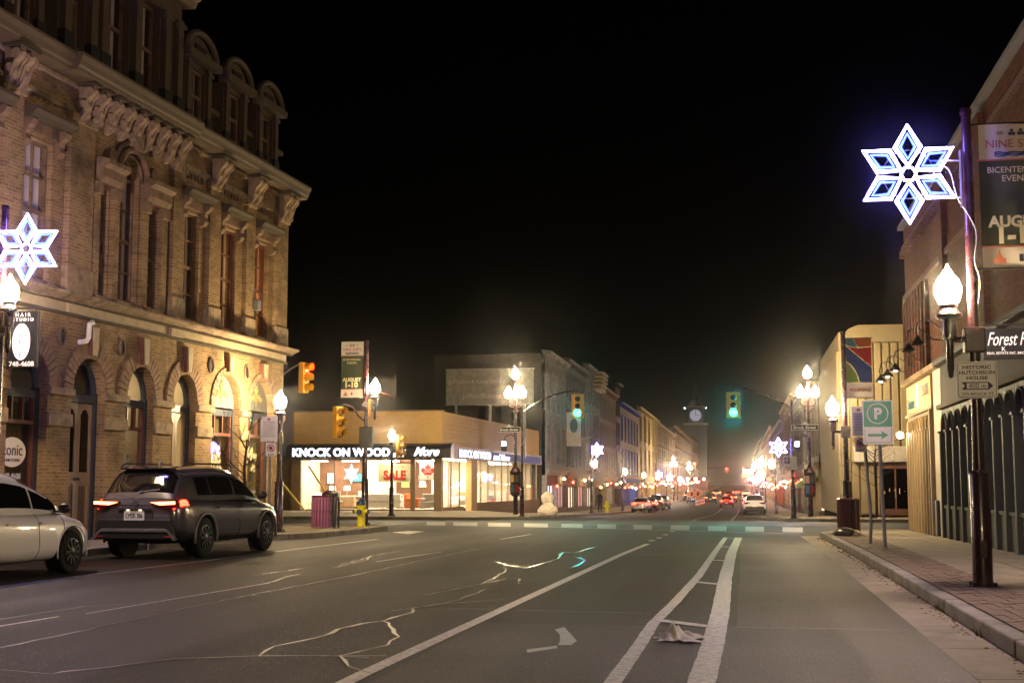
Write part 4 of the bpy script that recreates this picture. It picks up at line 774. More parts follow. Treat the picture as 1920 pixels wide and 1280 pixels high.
# ================================================================== lamps, poles, signals
def globe(parent, c, s=1, mat='lamp_glow'):
    return MB().lathe([(.07*s,-.2*s),(.13*s,-.16*s),(.175*s,-.05*s),(.18*s,.05*s),(.14*s,.15*s),(.075*s,.22*s),(.06*s,.27*s),(.025*s,.3*s),(.008*s,.36*s)], 14, c).build('lamp_globe', mat, parent, smooth='all')
def fixture(parent, off, z, s=1):
    x, y = off
    f = MB().lathe([(.012,-1.08),(.03,-1.06),(.035,-1.0),(.045,-.98),(.045,-.62),(.085,-.6),(.09,-.46),(.085,-.38),(.15,-.36),(.16,-.32),(.13,-.3),(.1,-.24),(.115,-.2),(.07,-.18)], 14, (x,y,z)).build('lamp_holder', 'maroon', parent, smooth=True)
    globe(parent, (x,y,z-.03), s*.88); return f
def post(name, label, cat, x, y, h=5.9, fix=((-.32,0,3.67),), base=True, group=None, z=None, hb=1.35, mat='maroon'):
    zz = gz(y)+.13 if z is None else z
    t = thing(name, label, cat, (x,y,zz), 0, group)
    g = MB().lathe([(.115,0),(.115,hb-.03),(.1,hb),(.075,hb+.02),(.066,hb+.5),(.06,h-.35),(.058,h)], 18); g.build('pole', mat, t, smooth=True)
    if base:
        b = MB(); b.lathe([(.19,0),(.19,.025),(.12,.03)], 16)
        for k in range(4): a = R(45+90*k); b.cyl((.165*math.cos(a),.165*math.sin(a),0),(.165*math.cos(a),.165*math.sin(a),.07),.025,n=6)
        b.build('base_plate', 'dark_metal', t)
        MB().box(-.035,.035,-.118,-.105,.35,.55).build('hand_hole', mat, t)
        MB().lathe([(.075,0),(.062,.06)],12,(0,0,h-.05)).build('pole_cap', mat, t)
    for fx, fy, fz in fix:
        fixture(t, (fx,fy), fz-zz if False else fz)
        sg = 1 if fx > 0 else -1
        MB().box(-.12,.12,-.1,.1,fz-.78,fz-.48).build('clamp_box', mat, t, bevel=.015); MB().cyl((sg*.1,fy,fz-.62),(fx,fy,fz-.62),.035,n=8).build('lamp_arm', mat, t)
    return t
R1 = post('lamp_post', 'nearest maroon lamp post on the right pavement, beside the historic house sign', 'lamp post', 2.765, 16.5, 5.72, ((-.28,0,3.54),))
R2 = post('lamp_post', 'maroon lamp post with a coloured geometric flag beside the dark round bin', 'lamp post', 2.64, 35, 5.15, ((-.31,0,3.22),))
L1 = post('lamp_post', 'lamp post at the left edge beside the black hanging sign', 'lamp post', -12.5, 20.95, 6.0, ((.2,-.1,4.5),))
L2 = post('lamp_post', 'single-globe lamp post at the corner end of the yellow-brick building, below the red signal', 'lamp post', -12.26, 34.5, 3.1, ()); fixture(L2, (0,0), 3.5); MB().cyl((0,0,3.1),(0,0,3.3),.05).build('pole_top', 'maroon', L2)
L3 = post('lamp_post', 'single-globe lamp post standing before the sale poster with a yellow signal', 'lamp post', -16.42, 62, 3.4, (), z=-.15)
fixture(L3, (0,0), 3.83); MB().cyl((0,0,3.4),(0,0,3.6),.05).build('pole_top', 'maroon', L3)
R0 = post('lamp_post', 'maroon lamp post on the right pavement behind the viewpoint', 'lamp post', 2.9, 2.8, 5.9, ((-.28,0,3.54),))
def flake(label, loc, s=1.0, rz=0, thick=.025):
    t = thing('snowflake_light', label, 'decoration', loc, rz, 'snowflake lights on the street poles')
    for k in range(6):
        a = R(90+60*k); ca, sa = math.cos(a), math.sin(a)
        def P(r, w): return ((r*ca-w*sa)*s, 0, (r*sa+w*ca)*s)
        o = MB().tube([P(.1,0),P(.33,.15),P(.6,0),P(.33,-.15)], thick*s, 6, closed=True).build('petal', 'flake_white', t); MB().tube([P(.19,0),P(.335,.088),P(.5,0),P(.335,-.088)], .02*s, 5, closed=True).build('inner_petal', 'flake_blue', o)
    MB().tube([(.09*s*math.cos(R(60*k)),0,.09*s*math.sin(R(60*k))) for k in range(6)], .014*s, 5, closed=True).build('hub_ring', 'flake_white', t)
    MB().tube([(.3*s*math.cos(R(15*k)),.015,.3*s*math.sin(R(15*k))) for k in range(24)], .006*s, 5, closed=True).build('wire_ring', 'steel', t)
    return t
F1 = flake('large lit snowflake on the nearest right lamp post beside the banner', (2.06,16.4,5.06))
for z in (.15,-.3): MB().tube([(.25,0,z),(.62,.05,z)], .01, 5).build('support_arm', 'steel', F1)
MB().box(.6,.62,.03,.06,-.42,.28).build('support_bar', 'steel', F1)
MB().tube(chaikin([(.35,.02,.12),(.5,.05,.05),(.55,.05,-.3),(.68,.05,-.5),(.78,.0,-.75),(.70,-.05,-1.1),(.78,-.06,-1.3),(.74,-.06,-1.6)]), .007, 5).build('cable', 'grey_text', F1, smooth=True)
F2 = flake('large lit snowflake at the left edge above the black hanging sign', (-12.05,20.9,5.36), 1.0, R(8)); MB().tube([(-.25,0,.1),(-.42,.05,.1)], .01, 5).build('support_arm', 'steel', F2)
def banner(label, loc, w, h, side=1):
    t = thing('pole_banner', label, 'banner', loc, 0, 'bicentennial banners on poles')
    g = MB(); n = 8
    def sheet(name, z0, z1, mat, y=0):
        g = MB()
        for i in range(n):
            a, b = w*i/n, w*(i+1)/n; f = lambda u, z: .02*math.sin(u*6+z*2)+y
            g.quad((a,f(a,z0),z0),(b,f(b,z0),z0),(b,f(b,z1),z1),(a,f(a,z1),z1))
        return g.build(name, mat, t, smooth='all')
    sheet('white_header', h*.75, h, 'banner_white'); sheet('green_field', h*.155, h*.75, 'banner_green'); sheet('white_footer', 0, h*.155, 'banner_white')
    MB().box(-.03,w,-.03,-.02,h*.745,h*.755).build('rust_stripe', 'banner_rust', t); MB().box(0,w,-.03,-.02,h*.15,h*.16).build('rust_stripe', 'banner_rust', t)
    c = w/2; y = -.04
    text('lettering', 'NINE SHIPS', .2, 'banner_rust', t, (c,y,h*.86), width=w*.82, height=h*.055); text('lettering', '1825', .05, 'dark_text', t, (c-.22*w,y,h*.935), width=w*.1); text('lettering', '2025', .05, 'dark_text', t, (c+.24*w,y,h*.935), width=w*.1)
    g = MB()
    for s in (-1,1):
        for k in range(3): a = R(90+120*k); g.sphere((c+s*.06*w+.03*w*math.cos(a), y, h*.935+.03*w*math.sin(a)), .026*w, 7, 4, (1,.1,1))
        g.box(c+s*.06*w-.005,c+s*.06*w+.005,y-.003,y+.003,h*.915,h*.935)
    g.build('emblem', 'dark_text', t)
    g = MB()
    for k in range(3): g.tube([(c+(-.3+.6*i/10)*w, y, h*(.80-.012*k)+.008*math.sin(i*1.9+k)) for i in range(11)], .008, 5)
    g.build('wave_emblem', 'hydrant_blue', t)
    text('lettering', 'BICENTENNIAL', .1, 'cream_text', t, (c,y,h*.68), width=w*.8); text('lettering', 'EVENTS', .1, 'cream_text', t, (c,y,h*.62), width=w*.42)
    text('lettering', 'AUGUST', .1, 'cream_text', t, (c,y,h*.325), width=w*.84, bold=.004); text('lettering', '1-10', .1, 'cream_text', t, (c,y,h*.235), width=w*.56, bold=.004)
    g = MB(); g.box(c-.36*w,c-.2*w,y-.003,y,h*.04,h*.075); g.prism([(c-.33*w,h*.075),(c-.23*w,h*.075),(c-.26*w,h*.1),(c-.28*w,h*.13),(c-.3*w,h*.1)], y-.003, y); g.build('tower_emblem', 'banner_rust', t)
    MB().box(c-.02,c+.03,y-.003,y,h*.05,h*.1).build('crest_emblem', 'dark_text', t); text('lettering', 'HERITAGE', .04, 'grey_text', t, (c+.25*w,y,h*.08), width=w*.24)
    for z in (.012,h+.01): MB().cyl((-.14 if side > 0 else w+.14,0,z),(w+.04 if side > 0 else -.04,0,z),.014,n=6).build('banner_arm', 'dark_metal', t)
    return t
banner('bicentennial banner on the near right lamp post, cut by the right edge of the picture', (2.9,16.5,3.88), .86, 1.77)
banner('bicentennial banner on the tall pole above the hydrant', (-13.02,42.5,4.17), .76, 1.87, -1)
# flag banner with coloured fields
t = thing('pole_flag', 'coloured geometric college flag on the lamp post beside the round bin', 'banner', (2.68,35,3.53))
w_, h_ = .66, 1.53
def fp(name, pts, mat): MB().prism([(x*w_, z*h_) for x, z in pts], -.006, .006).build(name, mat, t)
fp('field', [(0,0),(1,0),(1,.25),(0,.25)], 'banner_white'); fp('field', [(0,.255),(.52,.255),(.4,.42),(.2,.55),(0,.62)], 'flag_green'); fp('field', [(0,.63),(.22,.56),(.42,.43),(.54,.255),(1,.255),(1,.5),(.06,.86),(0,.9)], 'flag_blue')
fp('field', [(.08,.865),(1,.51),(1,.85),(.5,.83)], 'flag_red'); fp('field', [(0,.91),(.1,.87),(.5,.84),(.3,1),(0,1)], 'flag_teal'); fp('field', [(.32,1),(.52,.845),(1,.86),(1,1)], 'flag_orange')
text('lettering', 'FLEMING', .1, 'banner_rust', t, (.4,-.012,.19), width=.42); MB().prism([(.1,.24),(.16,.24),(.16,.18),(.13,.14),(.1,.18)], -.012, -.007).build('shield_emblem', 'red_paint', t)
for z in (0,1.53): MB().cyl((-.1,0,z),(.68,0,z),.013,n=6).build('banner_arm', 'dark_metal', t)
# traffic signals -------------------------------------------------
def signal(label, loc, rz, lit, plate=True, n3=3, group='traffic signals', arm=None):
    t = thing('traffic_signal', label, 'traffic signal', loc, rz, group)
    MB().box(-.17,.17,0,.2,-.53,.53).build('housing', 'signal_yellow', t, bevel=.02)
    if plate: MB().box(-.32,.32,.06,.075,-.6,.6).build('backplate', 'signal_yellow', t)
    for k, (c, z) in enumerate((('red',.35),('amber',0),('green',-.35))):
        m = {'red':'sig_red','green':'sig_green'}.get(c) if lit == c else 'lens_off'
        MB().lathe([(.135,0),(.1,.035),(.002,.05)], 16).xf(Matrix.Translation((0,0,z)) @ Matrix.Rotation(R(90), 4, 'X')).build('lens', m, t, smooth='all')
        v = MB(); nn = 14; rr = .15
        P = [(rr*math.cos(R(-35+250*i/nn)), z+rr*math.sin(R(-35+250*i/nn))) for i in range(nn+1)]
        v.add([(x,0,q) for x, q in P]+[(x,-.24+.05*(z+.15-q)/.3 if True else 0,q) for x, q in P], [(i, i+1, i+nn+2, i+nn+1) for i in range(nn)])
        v.build('visor', 'signal_yellow', t, smooth='all')
    return t
S1 = signal('green traffic signal hanging from the far right mast arm', (-.3,62.2,4.97), 0, 'green'); S2 = signal('green traffic signal hanging from the far left mast arm', (-7.99,66.2,5.23), 0, 'green')
S3 = signal('red traffic signal seen side-on at the brick building corner', (-14.72,44,4.99), R(75), 'red', False); S4 = signal('yellow traffic signal turned away on the banner pole, lenses dark', (-12.99,42.4,3.36), R(62), None, False); S5 = signal('yellow side-on traffic signal beside the single-globe lamp near the sale poster', (-15.98,62,3.15), R(68), 'amberoff', False)
def mast(label, x, y, h, armto, z=None, arc=.5):
    t = post('signal_pole', label, 'pole', x, y, h, (), z=z, hb=1.5); z0 = t.location.z
    ax, ay, az = armto; P = []
    for i in range(9): u = i/8; P.append(((ax-x)*u, (ay-y)*u, h-.35+(az-z0-h+.35)*(1-(1-u)**2)))
    MB().tube(P, [.05-.003*i for i in range(9)], 8).build('mast_arm', 'maroon', t, smooth=True); MB().cyl((ax-x,ay-y,az-z0),(ax-x,ay-y,az-z0-.2),.02,n=6).build('hanger', 'dark_metal', t); return t
P1 = mast('maroon signal pole on the far right corner with street name sign', 2.3, 62, 5.3, (-.3,62.3,5.75)); P2 = mast('maroon signal pole on the far left corner beside the poster kiosk', -10.78, 66, 5.5, (-7.99,66.3,6.0))
P3 = post('signal_pole', 'tall maroon banner pole with lamp and signals behind the hydrant', 'pole', -12.15, 42.5, 6.05, ((.3,0,4.5),), hb=1.5)
MB().tube([(0,0,3.35),(-.25,0,3.55),(-.45,0,3.85),(-.7,0,3.95),(-.84,-.05,3.9)], .03, 7).build('signal_arm', 'maroon', P3, smooth=True); MB().tube([(.05,0,4.45),(.6,0,4.3),(1.0,0,4.15)], .03, 7).build('side_arm', 'maroon', P3)
MB().tube([(1.0,0,4.15),(1.0,0,4.9)], .008, 5).build('antenna', 'dark_metal', P3)
MB().box(-.2,.24,-.1,.12,2.5,3.2).build('pedestrian_signal_housing', 'black', P3, bevel=.02); MB().box(.12,.3,-.05,.1,3.7,4.3).build('bracket_box', 'black', P3, bevel=.01); MB().box(.1,.2,-.12,-.05,3.55,4.1).build('side_signal', 'signal_yellow', P3, bevel=.02)
P4 = post('signal_pole', 'slim corner pole behind the yellow-brick building carrying the red signal arm', 'pole', -15.9, 44.6, 5.4, (), hb=1.2); MB().tube([(.02,0,5.1),(.5,-.2,5.35),(.9,-.4,5.5),(1.15,-.55,5.45)], .035, 7).build('signal_arm', 'galv', P4, smooth=True)
MB().tube([(.05,0,3.0),(.2,0,3.02),(.3,0,3.1)], .03, 6).build('signal_arm', 'maroon', L3)
def streetsign(label, x, y, z, w=1.15):
    t = thing('street_name_sign', label, 'sign', (x,y,z), 0, 'street name signs'); h = .26
    MB().prism([(-w/2,-h/2),(w/2,-h/2),(w/2,h/2),(.18,h/2),(.06,h/2+.07),(0,h/2+.14),(-.06,h/2+.07),(-.18,h/2),(-w/2,h/2)], -.012, .012).build('border', 'sign_white', t)
    MB().prism([(-w/2+.02,-h/2+.02),(w/2-.02,-h/2+.02),(w/2-.02,h/2-.02),(-w/2+.02,h/2-.02)], -.018, -.013).build('field', 'black_sign', t)
    text('lettering', 'Brock Street', .2, 'sign_white', t, (0,-.022,0), width=w*.84, bold=.006); return t
streetsign('black Brock Street name sign on the far left corner poles', -11.4, 65.8, 4.06, 1.12); streetsign('black Brock Street name sign on the far right signal pole', 2.88, 61.8, 3.9, 1.2)
def kiosk(label, x, y, z):
    t = thing('kiosk_lamp_post', label, 'lamp post', (x,y,z), 0, 'triple-globe kiosk lamp posts')
    MB().lathe([(.14,0),(.14,.05),(.12,.06),(.12,.9),(.26,1.0),(.28,1.06),(.28,2.1),(.3,2.15),(.16,2.35),(.1,2.45),(.085,3),(.075,6.2),(.06,6.75)], 16).build('pole', 'maroon', t, smooth=True)
    for k in range(3):
        for j in range(2): a = -1.3+k*.85; MB().box(-.1,.1,-.008,.008,-.18,.18).xf(Matrix.Translation((.285*math.sin(a),-.285*math.cos(a),1.32+j*.5)) @ Matrix.Rotation(a, 4, 'Z')).build('bill', ['banner_rust','fabric_white','flag_teal','store_sign','flag_red','curtain_olive'][(k*2+j) % 6], t)
    g = MB(); g.tube([(-.36,0,5.75),(-.36,0,5.55),(-.2,0,5.45),(.2,0,5.45),(.36,0,5.55),(.36,0,5.75)], .03, 7); g.box(-.25,.25,-.03,.03,5.2,5.24); g.build('cross_arm', 'maroon', t)
    for c in ((-.36,0,6.12),(.36,0,6.12),(0,0,7.08)): globe(t, c, 1.05); MB().lathe([(.04,-.38),(.05,-.26),(.09,-.2)], 10, c).build('globe_collar', 'maroon', t)
    MB().tube([(0,0,3.9),(-.25,0,4.05),(-.5,0,3.95),(-.58,0,3.75)], .025, 6).build('signal_arm', 'maroon', t); MB().box(-.72,-.44,-.12,.1,3.2,3.72).build('pedestrian_signal', 'black', t, bevel=.02); MB().box(-.68,-.48,-.13,-.121,3.46,3.68).build('walk_lens', 'sig_white', t)
    return t
kiosk('triple-globe lamp post with pasted bills on the far left corner', -11.28, 67, -.18); K2 = kiosk('triple-globe lamp post with pasted bills on the far right corner', 3.35, 68, -.24)
# ================================================================== brick block with arched shopfronts on the right
RB = thing('brick_shop_building', 'tall red-brick block with rows of slender arched shop windows on the right', 'building', (4.75,39.4,0), R(-90))
MB().box(0,32,0,.35,4.25,8.62).build('upper_wall', 'brick_red', RB); MB().box(-.0,.3,.36,12,0,8.62).build('end_wall', 'brick_red', RB)
for k in range(8): MB().box(.12+k*.62,.42+k*.62,-.11,-.001,4.28,6.5).build('brick_pilaster', 'brick_red', RB)
for k in range(5): x = 7.4+k*5; MB().box(x,x+.6,-.12,-.001,4.28,8.5).build('brick_pilaster', 'brick_red', RB)
MB().box(-.06,32,-.16,.4,8.63,8.74).build('coping', 'galv', RB); MB().box(0,32,-.08,-.001,8.0,8.12).build('brick_band', 'brick_plum', RB); MB().box(0,32,-.08,-.001,6.55,6.7).build('brick_band', 'brick_plum', RB)
for k in range(32): MB().box(.1+k*.35,.22+k*.35,-.14,-.001,7.78,7.99).build('corbel', 'brick_plum', RB)
MB().box(0,5.2,-.1,.2,3.2,3.27).build('sign_rail', 'store_tan', RB); MB().box(.15,5.0,-.07,.2,3.28,4.05).build('sign_board', 'store_sign', RB); MB().box(-.02,6.5,-.2,.3,4.1,4.24).build('shop_cornice', 'stone_trim', RB, bevel=.02)
text('sign_lettering', 'Denture', .5, 'flag_teal', RB, (1.15,-.08,3.55), width=1.5); text('sign_lettering', 'CENTRE', .4, 'grey_text', RB, (3.9,-.08,3.75), width=1.6)
MB().box(2.35,2.75,-.09,-.071,3.35,4.0).build('sign_plaque', 'white', RB)
# lower-left shopfront: tan columns with little arches
def arched_bay(x0, x1, zb, zsp, ztop, mat, glass, panelmat, y=0, w=.12):
    MB().box(x0-w/2,x0+w/2,y-.12,y+.05,.05,zsp).build('mullion', mat, RB, bevel=.012); MB().box(x0-w*.8,x0+w*.8,y-.15,y+.05,zsp-.05,zsp).build('mullion_cap', mat, RB)
    MB().box(x0+w/2+.03,x1-w/2-.03,y-.05,y+.04,.1,zb).build('base_panel', panelmat, RB, bevel=.015); MB().box(x0+w/2,x1-w/2,y-.08,y+.05,zb,zb+.07).build('sill', mat, RB)
    a, b = x0+w/2-.03, x1-w/2+.03; c = (a+b)/2; r = (b-a)/2-.04; n = 10; g = MB(); P = [(c-r*math.cos(math.pi*i/n), zsp+(ztop-.1-zsp)*math.sin(math.pi*i/n)) for i in range(n+1)]
    for (p, q), (s, u) in zip(P, P[1:]):
        for yy in (y-.06,y+.02): g.quad((p,yy,q),(s,yy,u),(s,yy,ztop),(p,yy,ztop))
        g.quad((p,y-.06,q),(s,y-.06,u),(s,y+.02,u),(p,y+.02,q))
    g.box(a-.02,P[0][0],y-.06,y+.02,zsp,ztop); g.box(P[-1][0],b+.02,y-.06,y+.02,zsp,ztop); g.build('arch_head', mat, RB)
    MB().tube([(p, y-.08, q) for p, q in P], .022, 6).build('arch_rib', mat, RB, smooth=True)
    MB().box(x0+w/2,x1-w/2,y+.03,y+.04,zb+.07,ztop).build('pane', glass, RB)
n = 9
for k in range(n): arched_bay(.2+k*.54, .2+(k+1)*.54, .84, 2.78, 3.18, 'store_tan', 'glass_dark', 'store_tan')
MB().box(4.98,5.16,-.14,.05,.05,3.2).build('mullion', 'store_tan', RB)
MB().box(5.2,6.5,-.04,.3,.05,4.1).build('plaster_pier', 'plaster_white', RB); MB().box(5.45,5.75,-.12,-.041,.1,.95).build('meter_box', 'black', RB, bevel=.02)
for k in range(26): arched_bay(6.6+k*.96, 6.6+(k+1)*.96, .78, 2.58, 3.07, 'store_green', 'glass', 'store_green', w=.14); MB().box(6.7+k*.96,7.5+k*.96,.1,.12,.8 if k % 5 else 1.5,3.05).build('window_blind', 'store_blind', RB)
MB().box(6.5,32,-.16,.1,3.09,3.2).build('shop_cornice', 'green_trim', RB, bevel=.015); MB().box(6.5,32,-.03,.2,3.2,4.12).build('fascia_board', 'fascia_grey', RB); MB().box(6.5,32,-.22,.3,4.12,4.25).build('shop_cornice', 'store_green', RB, bevel=.02)
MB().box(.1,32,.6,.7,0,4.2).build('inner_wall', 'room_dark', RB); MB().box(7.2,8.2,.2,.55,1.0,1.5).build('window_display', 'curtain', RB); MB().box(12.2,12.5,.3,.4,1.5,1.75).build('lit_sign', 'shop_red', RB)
def gooseneck(x, z, label):
    t = thing('gooseneck_lamp', label, 'lamp', (4.75,39.4-x,z), R(-90), 'gooseneck lamps over the shopfront')
    MB().tube([(0,-.001,.1),(0,-.25,.12),(0,-.42,.3),(0,-.6,.42),(0,-.78,.35),(0,-.84,.15),(0,-.8,.0)], .018, 6).build('neck', 'dark_metal', t, smooth=True); MB().lathe([(.03,.06),(.05,.02),(.17,-.14),(.165,-.14),(.03,-.01)], 14, (0,-.8,-.02)).build('shade', 'black', t, smooth=True); MB().lathe([(.06,0),(.06,.02)], 10).xf(Matrix.Translation((0,-.01,.1)) @ Matrix.Rotation(R(90),4,'X')).build('wall_plate', 'dark_metal', t)
    return t
for x, z, s in ((.5,4.38,'farthest'),(2.3,4.38,'second from the far end'),(4.1,4.38,'third from the far end')): 
    t = gooseneck(x, z, f'black gooseneck lamp over the tan shopfront, {s}'); MB().sphere((0,-.8,-.12), .05).build('bulb', 'wall_lamp', t)
for x, s in ((7.0,'left one'),(8.6,'right one')): gooseneck(x, 4.6, f'unlit black gooseneck lamp over the green shopfront, {s} of two')
wl = thing('wall_lamp', 'round lit wall lamp at the far corner of the tan shopfront', 'lamp', (4.6,39.2,2.72), R(-90)); MB().sphere((0,-.14,0), .09).build('bulb', 'wall_lamp', wl); MB().box(-.05,.05,-.06,.14,-.08,.08).build('back_plate', 'dark_metal', wl)
fh = thing('hanging_sign', 'black hanging realty sign with white script at the right edge', 'sign', (3.87,20,3.12)); MB().box(-.4,.4,-.03,.03,0,.44).build('board', 'black_sign', fh, bevel=.006)
text('lettering', 'Forest Hill', .2, 'sign_white', fh, (0,-.036,.29), width=.68, height=.19, shear=.4); text('lettering', 'REAL ESTATE INC. BROKERAGE', .05, 'sign_white', fh, (0,-.036,.085), width=.7); text('lettering', 'K', .09, 'sign_white', fh, (-.12,-.036,.145), width=.05)
MB().tube([(-.4,0,.5),(.88,0,.5)], .015, 6).build('bracket_arm', 'dark_metal', fh); MB().tube([(-.3,0,.5),(.3,0,.75),(.88,0,1.0)], .012, 6).build('bracket_brace', 'dark_metal', fh)
for x in (-.33,.33): MB().tube([(x,0,.43),(x,0,.5)], .008, 5).build('hanger', 'dark_metal', fh)
# ================================================================== cream building across the side street
CB = thing('cream_building', 'cream building with vertical ribbed panels on the far right corner', 'building', (5.2,72,-.25))
MB().box(.02,16,.05,17,0,9.6).build('wall', 'cream_dark', CB); MB().prism([(.0,0),(16,0),(16,9.95),(1.0,9.95),(.5,9.75),(.0,9.1)], -.01, .04).build('front_wall', 'cream_wall', CB)
for k in range(30):
    x = .12+k*.42
    if 1.9 < x < 3.5: MB().box(x,x+.34,-.1,-.011,3.5,9.0).build('wall_panel', 'cream_wall', CB, bevel=.03)
    else: MB().box(x,x+.34,-.1,-.011,.05 if x > 3.5 or x < 1.2 else .05,9.0).build('wall_panel', 'cream_wall', CB, bevel=.03)
for k in range(34): y = .3+k*.5; MB().box(-.1,.015,y,y+.4,.05,8.6).build('wall_panel', 'cream_wall', CB, bevel=.03)
MB().box(.6,5,-.35,-.101,2.75,3.55).build('entrance_fascia', 'plaster_white', CB, bevel=.02); dr = MB().box(1.86,3.5,-.14,-.105,.0,2.74).build('entrance_door', 'wood_door', CB)
for a, b in ((1.98,2.62),(2.72,3.38)): MB().box(a,b,-.155,-.142,.35,2.4).build('pane', 'glass_dark', dr)
MB().cyl((2.67,-.2,.9),(2.67,-.2,1.4),.02,n=6).build('door_handle', 'steel', dr)
for k in range(5): MB().box(2.1+k*.25,2.14+k*.25,-.17,-.157,1.1+.12*(k%3),1.25+.14*(k%2)).build('door_notice', 'store_sign', dr)
# ================================================================== rows of far buildings
def gfac(name, label, left, y0, y1, H, wallm, trim, floors, bays, shop='shop_warm', awn=None, arch=False, X=None, corn=.5, bayw=.45, group=None, wlit=(), sideslits=False, zshop=3.7):
    zb = gz((y0+y1)/2); X = (-15.2 if left else 5.0) if X is None else X; L = y1-y0
    t = thing(name, label, 'building', (X, y0 if left else y1, zb), R(90 if left else -90), group)
    fh_ = (H-zshop-.9)/floors; ops = []
    for f in range(floors):
        for b in range(bays):
            bw = L/bays; ops.append(dict(c=bw*(b+.5), w=bw*bayw, z0=zshop+.6+f*fh_, zs=zshop+.6+f*fh_+fh_*(.62 if arch else .7), rise=(bw*bayw*.45 if arch else 0)))
    for f in range(floors):
        wall(0, L, zshop+f*fh_, (zshop+(f+1)*fh_) if f < floors-1 else H, [o for o in ops if zshop+f*fh_ <= o['z0'] < zshop+(f+1)*fh_], 0, .25).build('wall', wallm, t)
    MB().box(0,L,.3,9,0,H-.1).build('body', 'shade_dark_wall', t)
    for i, o in enumerate(ops):
        fr = MB(); l, r = o['c']-o['w']/2, o['c']+o['w']/2; fr.box(l-.08,l+.06,-.06,.1,o['z0']-.06,o['zs']+o.get('rise',0)*.6); fr.box(r-.06,r+.08,-.06,.1,o['z0']-.06,o['zs']+o.get('rise',0)*.6); fr.box(l-.15,r+.15,-.12,.1,o['z0']-.18,o['z0']-.02); fr.box(l-.12,r+.12,-.12,.1,o['zs']+o.get('rise',0),o['zs']+o.get('rise',0)+.2); fr.box(l,r,.12,.2,(o['z0']+o['zs'])/2-.03,(o['z0']+o['zs'])/2+.03); fr = fr.build('window', trim, t)
        MB().box(l,r,.2,.22,o['z0'],o['zs']+o.get('rise',0)).build('pane', 'win_lit' if i in wlit else 'glass_dark', fr)
    MB().prism([(0,H-.45),(-.12,H-.45),(-.2,H-.2),(-corn,H),(-corn,H+.12),(.3,H+.2)], -.12, L+.12, 'x').build('cornice', trim, t)
    for k in range(max(2, int(L/1.5))): MB().box(.2+k*1.5,.36+k*1.5,-corn*.8,-.001,H-.5,H-.06).build('cornice_bracket', trim, t)
    MB().prism([(0,zshop-.5),(-.15,zshop-.5),(-.3,zshop-.1),(-.3,zshop),(0,zshop)], 0, L, 'x').build('shop_cornice', trim, t)
    nb = max(1, round(L/6)); bw = L/nb
    for b in range(nb):
        x0, x1 = b*bw, (b+1)*bw; MB().box(x0,x0+.35,-.1,.28,0,zshop-.5).build('shop_pier', trim, t); mt = shop if not isinstance(shop, list) else shop[b % len(shop)]
        MB().box(x0+.35,x1,-.05,.28,0,.5).build('stall_riser', trim, t)
        if mt: MB().box(x0+.5,x1-.15,.24,.27,.55,2.35).build('shop_window', mt, t)
        else: MB().box(x0+.5,x1-.15,.24,.27,.55,2.35).build('shop_window', 'glass_dark', t)
        for q in range(1,4): xx = x0+.35+(x1-x0-.35)*q/4; MB().box(xx-.06,xx+.06,.05,.2,.5,2.4).build('shop_mullion', trim, t)
        MB().box(x0+.35,x1,-.08,.28,2.4,zshop-.5).build('shop_fascia', 'brown_trim' if b % 2 else 'green_trim', t)
        if y0 > 100: xq = x0+bw*random.uniform(.3,.7); MB().sphere((xq,-.35,random.uniform(2.3,3.3)), .1, 8, 6).build('shop_lantern', random.choice(['lantern','lantern_red','lantern_red','lantern_amber','lantern_white']), t); MB().box(xq-.02,xq+.02,-.3,-.081,3.1,3.14).build('lantern_bracket', 'black', t)
        if awn: MB().prism([(0,2.9),(-1.1,2.2),(-1.1,2.0),(-1.05,2.0),(0,2.75)], x0+.3, x1-.1, 'x').build('awning', awn, t)
    return t
LW = [('pale_stone_building','pale stone three-storey block next to the furniture store, slit windows on its side',104.4,117,12.9,'far_pale','far_pale',2,4,['shop_white','shop_pink']),
('ribbed_grey_building','grey vertically striped block behind the left green signal',117,132,13.6,'far_grey','far_grey',3,7,['shop_warm','shop_pink']),
('bright_cornice_building','block with a bright stacked cornice, third past the furniture store',132,146,14.6,'far_grey','far_pale',3,5,['shop_warm',None]),
('narrow_tan_building','tan block with closely spaced pilasters on the left row',146,165,13.6,'far_tan','far_tan',3,7,['shop_warm','shop_white',None]),
('dark_ornate_building','narrow dark block with ornate bracketed roofline on the left row',165,171,15.4,'brick_plum','slate',3,3,[None,'shop_red']),
('pale_blue_trim_building','pale block with dark blue window hoods on the left row',171,202,13.4,'far_pale','flag_blue',2,6,['shop_warm',None,'shop_white']),
('yellow_arched_building','yellow painted block with arched windows on the left row',202,250,14.6,'far_yellow','far_yellow',2,5,['shop_warm','shop_warm',None]),
('brown_brick_building','brown brick block beyond the yellow arched building',250,315,14,'brick_plum','stone_trim',3,9,['shop_warm',None]),
('red_brick_building','red brick block near the clock tower with one lit window',315,420,16,'brick_red','brown_trim',3,12,['shop_warm','neon_orange']),
('far_dark_building','dark block at the far end of the left row',420,600,17,'brick_plum','slate',3,14,['shop_warm','shop_red'])]
for n_, l_, a, b, h, wm, tr, fl, by, sh in LW:
    t = gfac(n_, l_, True, a, b, h, wm, tr, fl, by, sh, arch=n_.startswith('yellow'), wlit=(14,) if n_.startswith('red') else ())
    if n_.startswith('pale_stone'):
        for k in range(3): MB().box(-.04,-.005,2.2+k*1.3,2.7+k*1.3,4.2,8.6).build('slit_window', 'glass_dark', t)
        MB().box(-.2,.0,.3,9,0,13).build('side_wall', 'plaster_white', t) if False else None
    if n_.startswith('bright'):
        for k in range(5): MB().box(8.5,14.1,-.75-.06*k,0,12.7+k*.42,12.95+k*.42).build('cornice_slat', 'cream_trim', t)
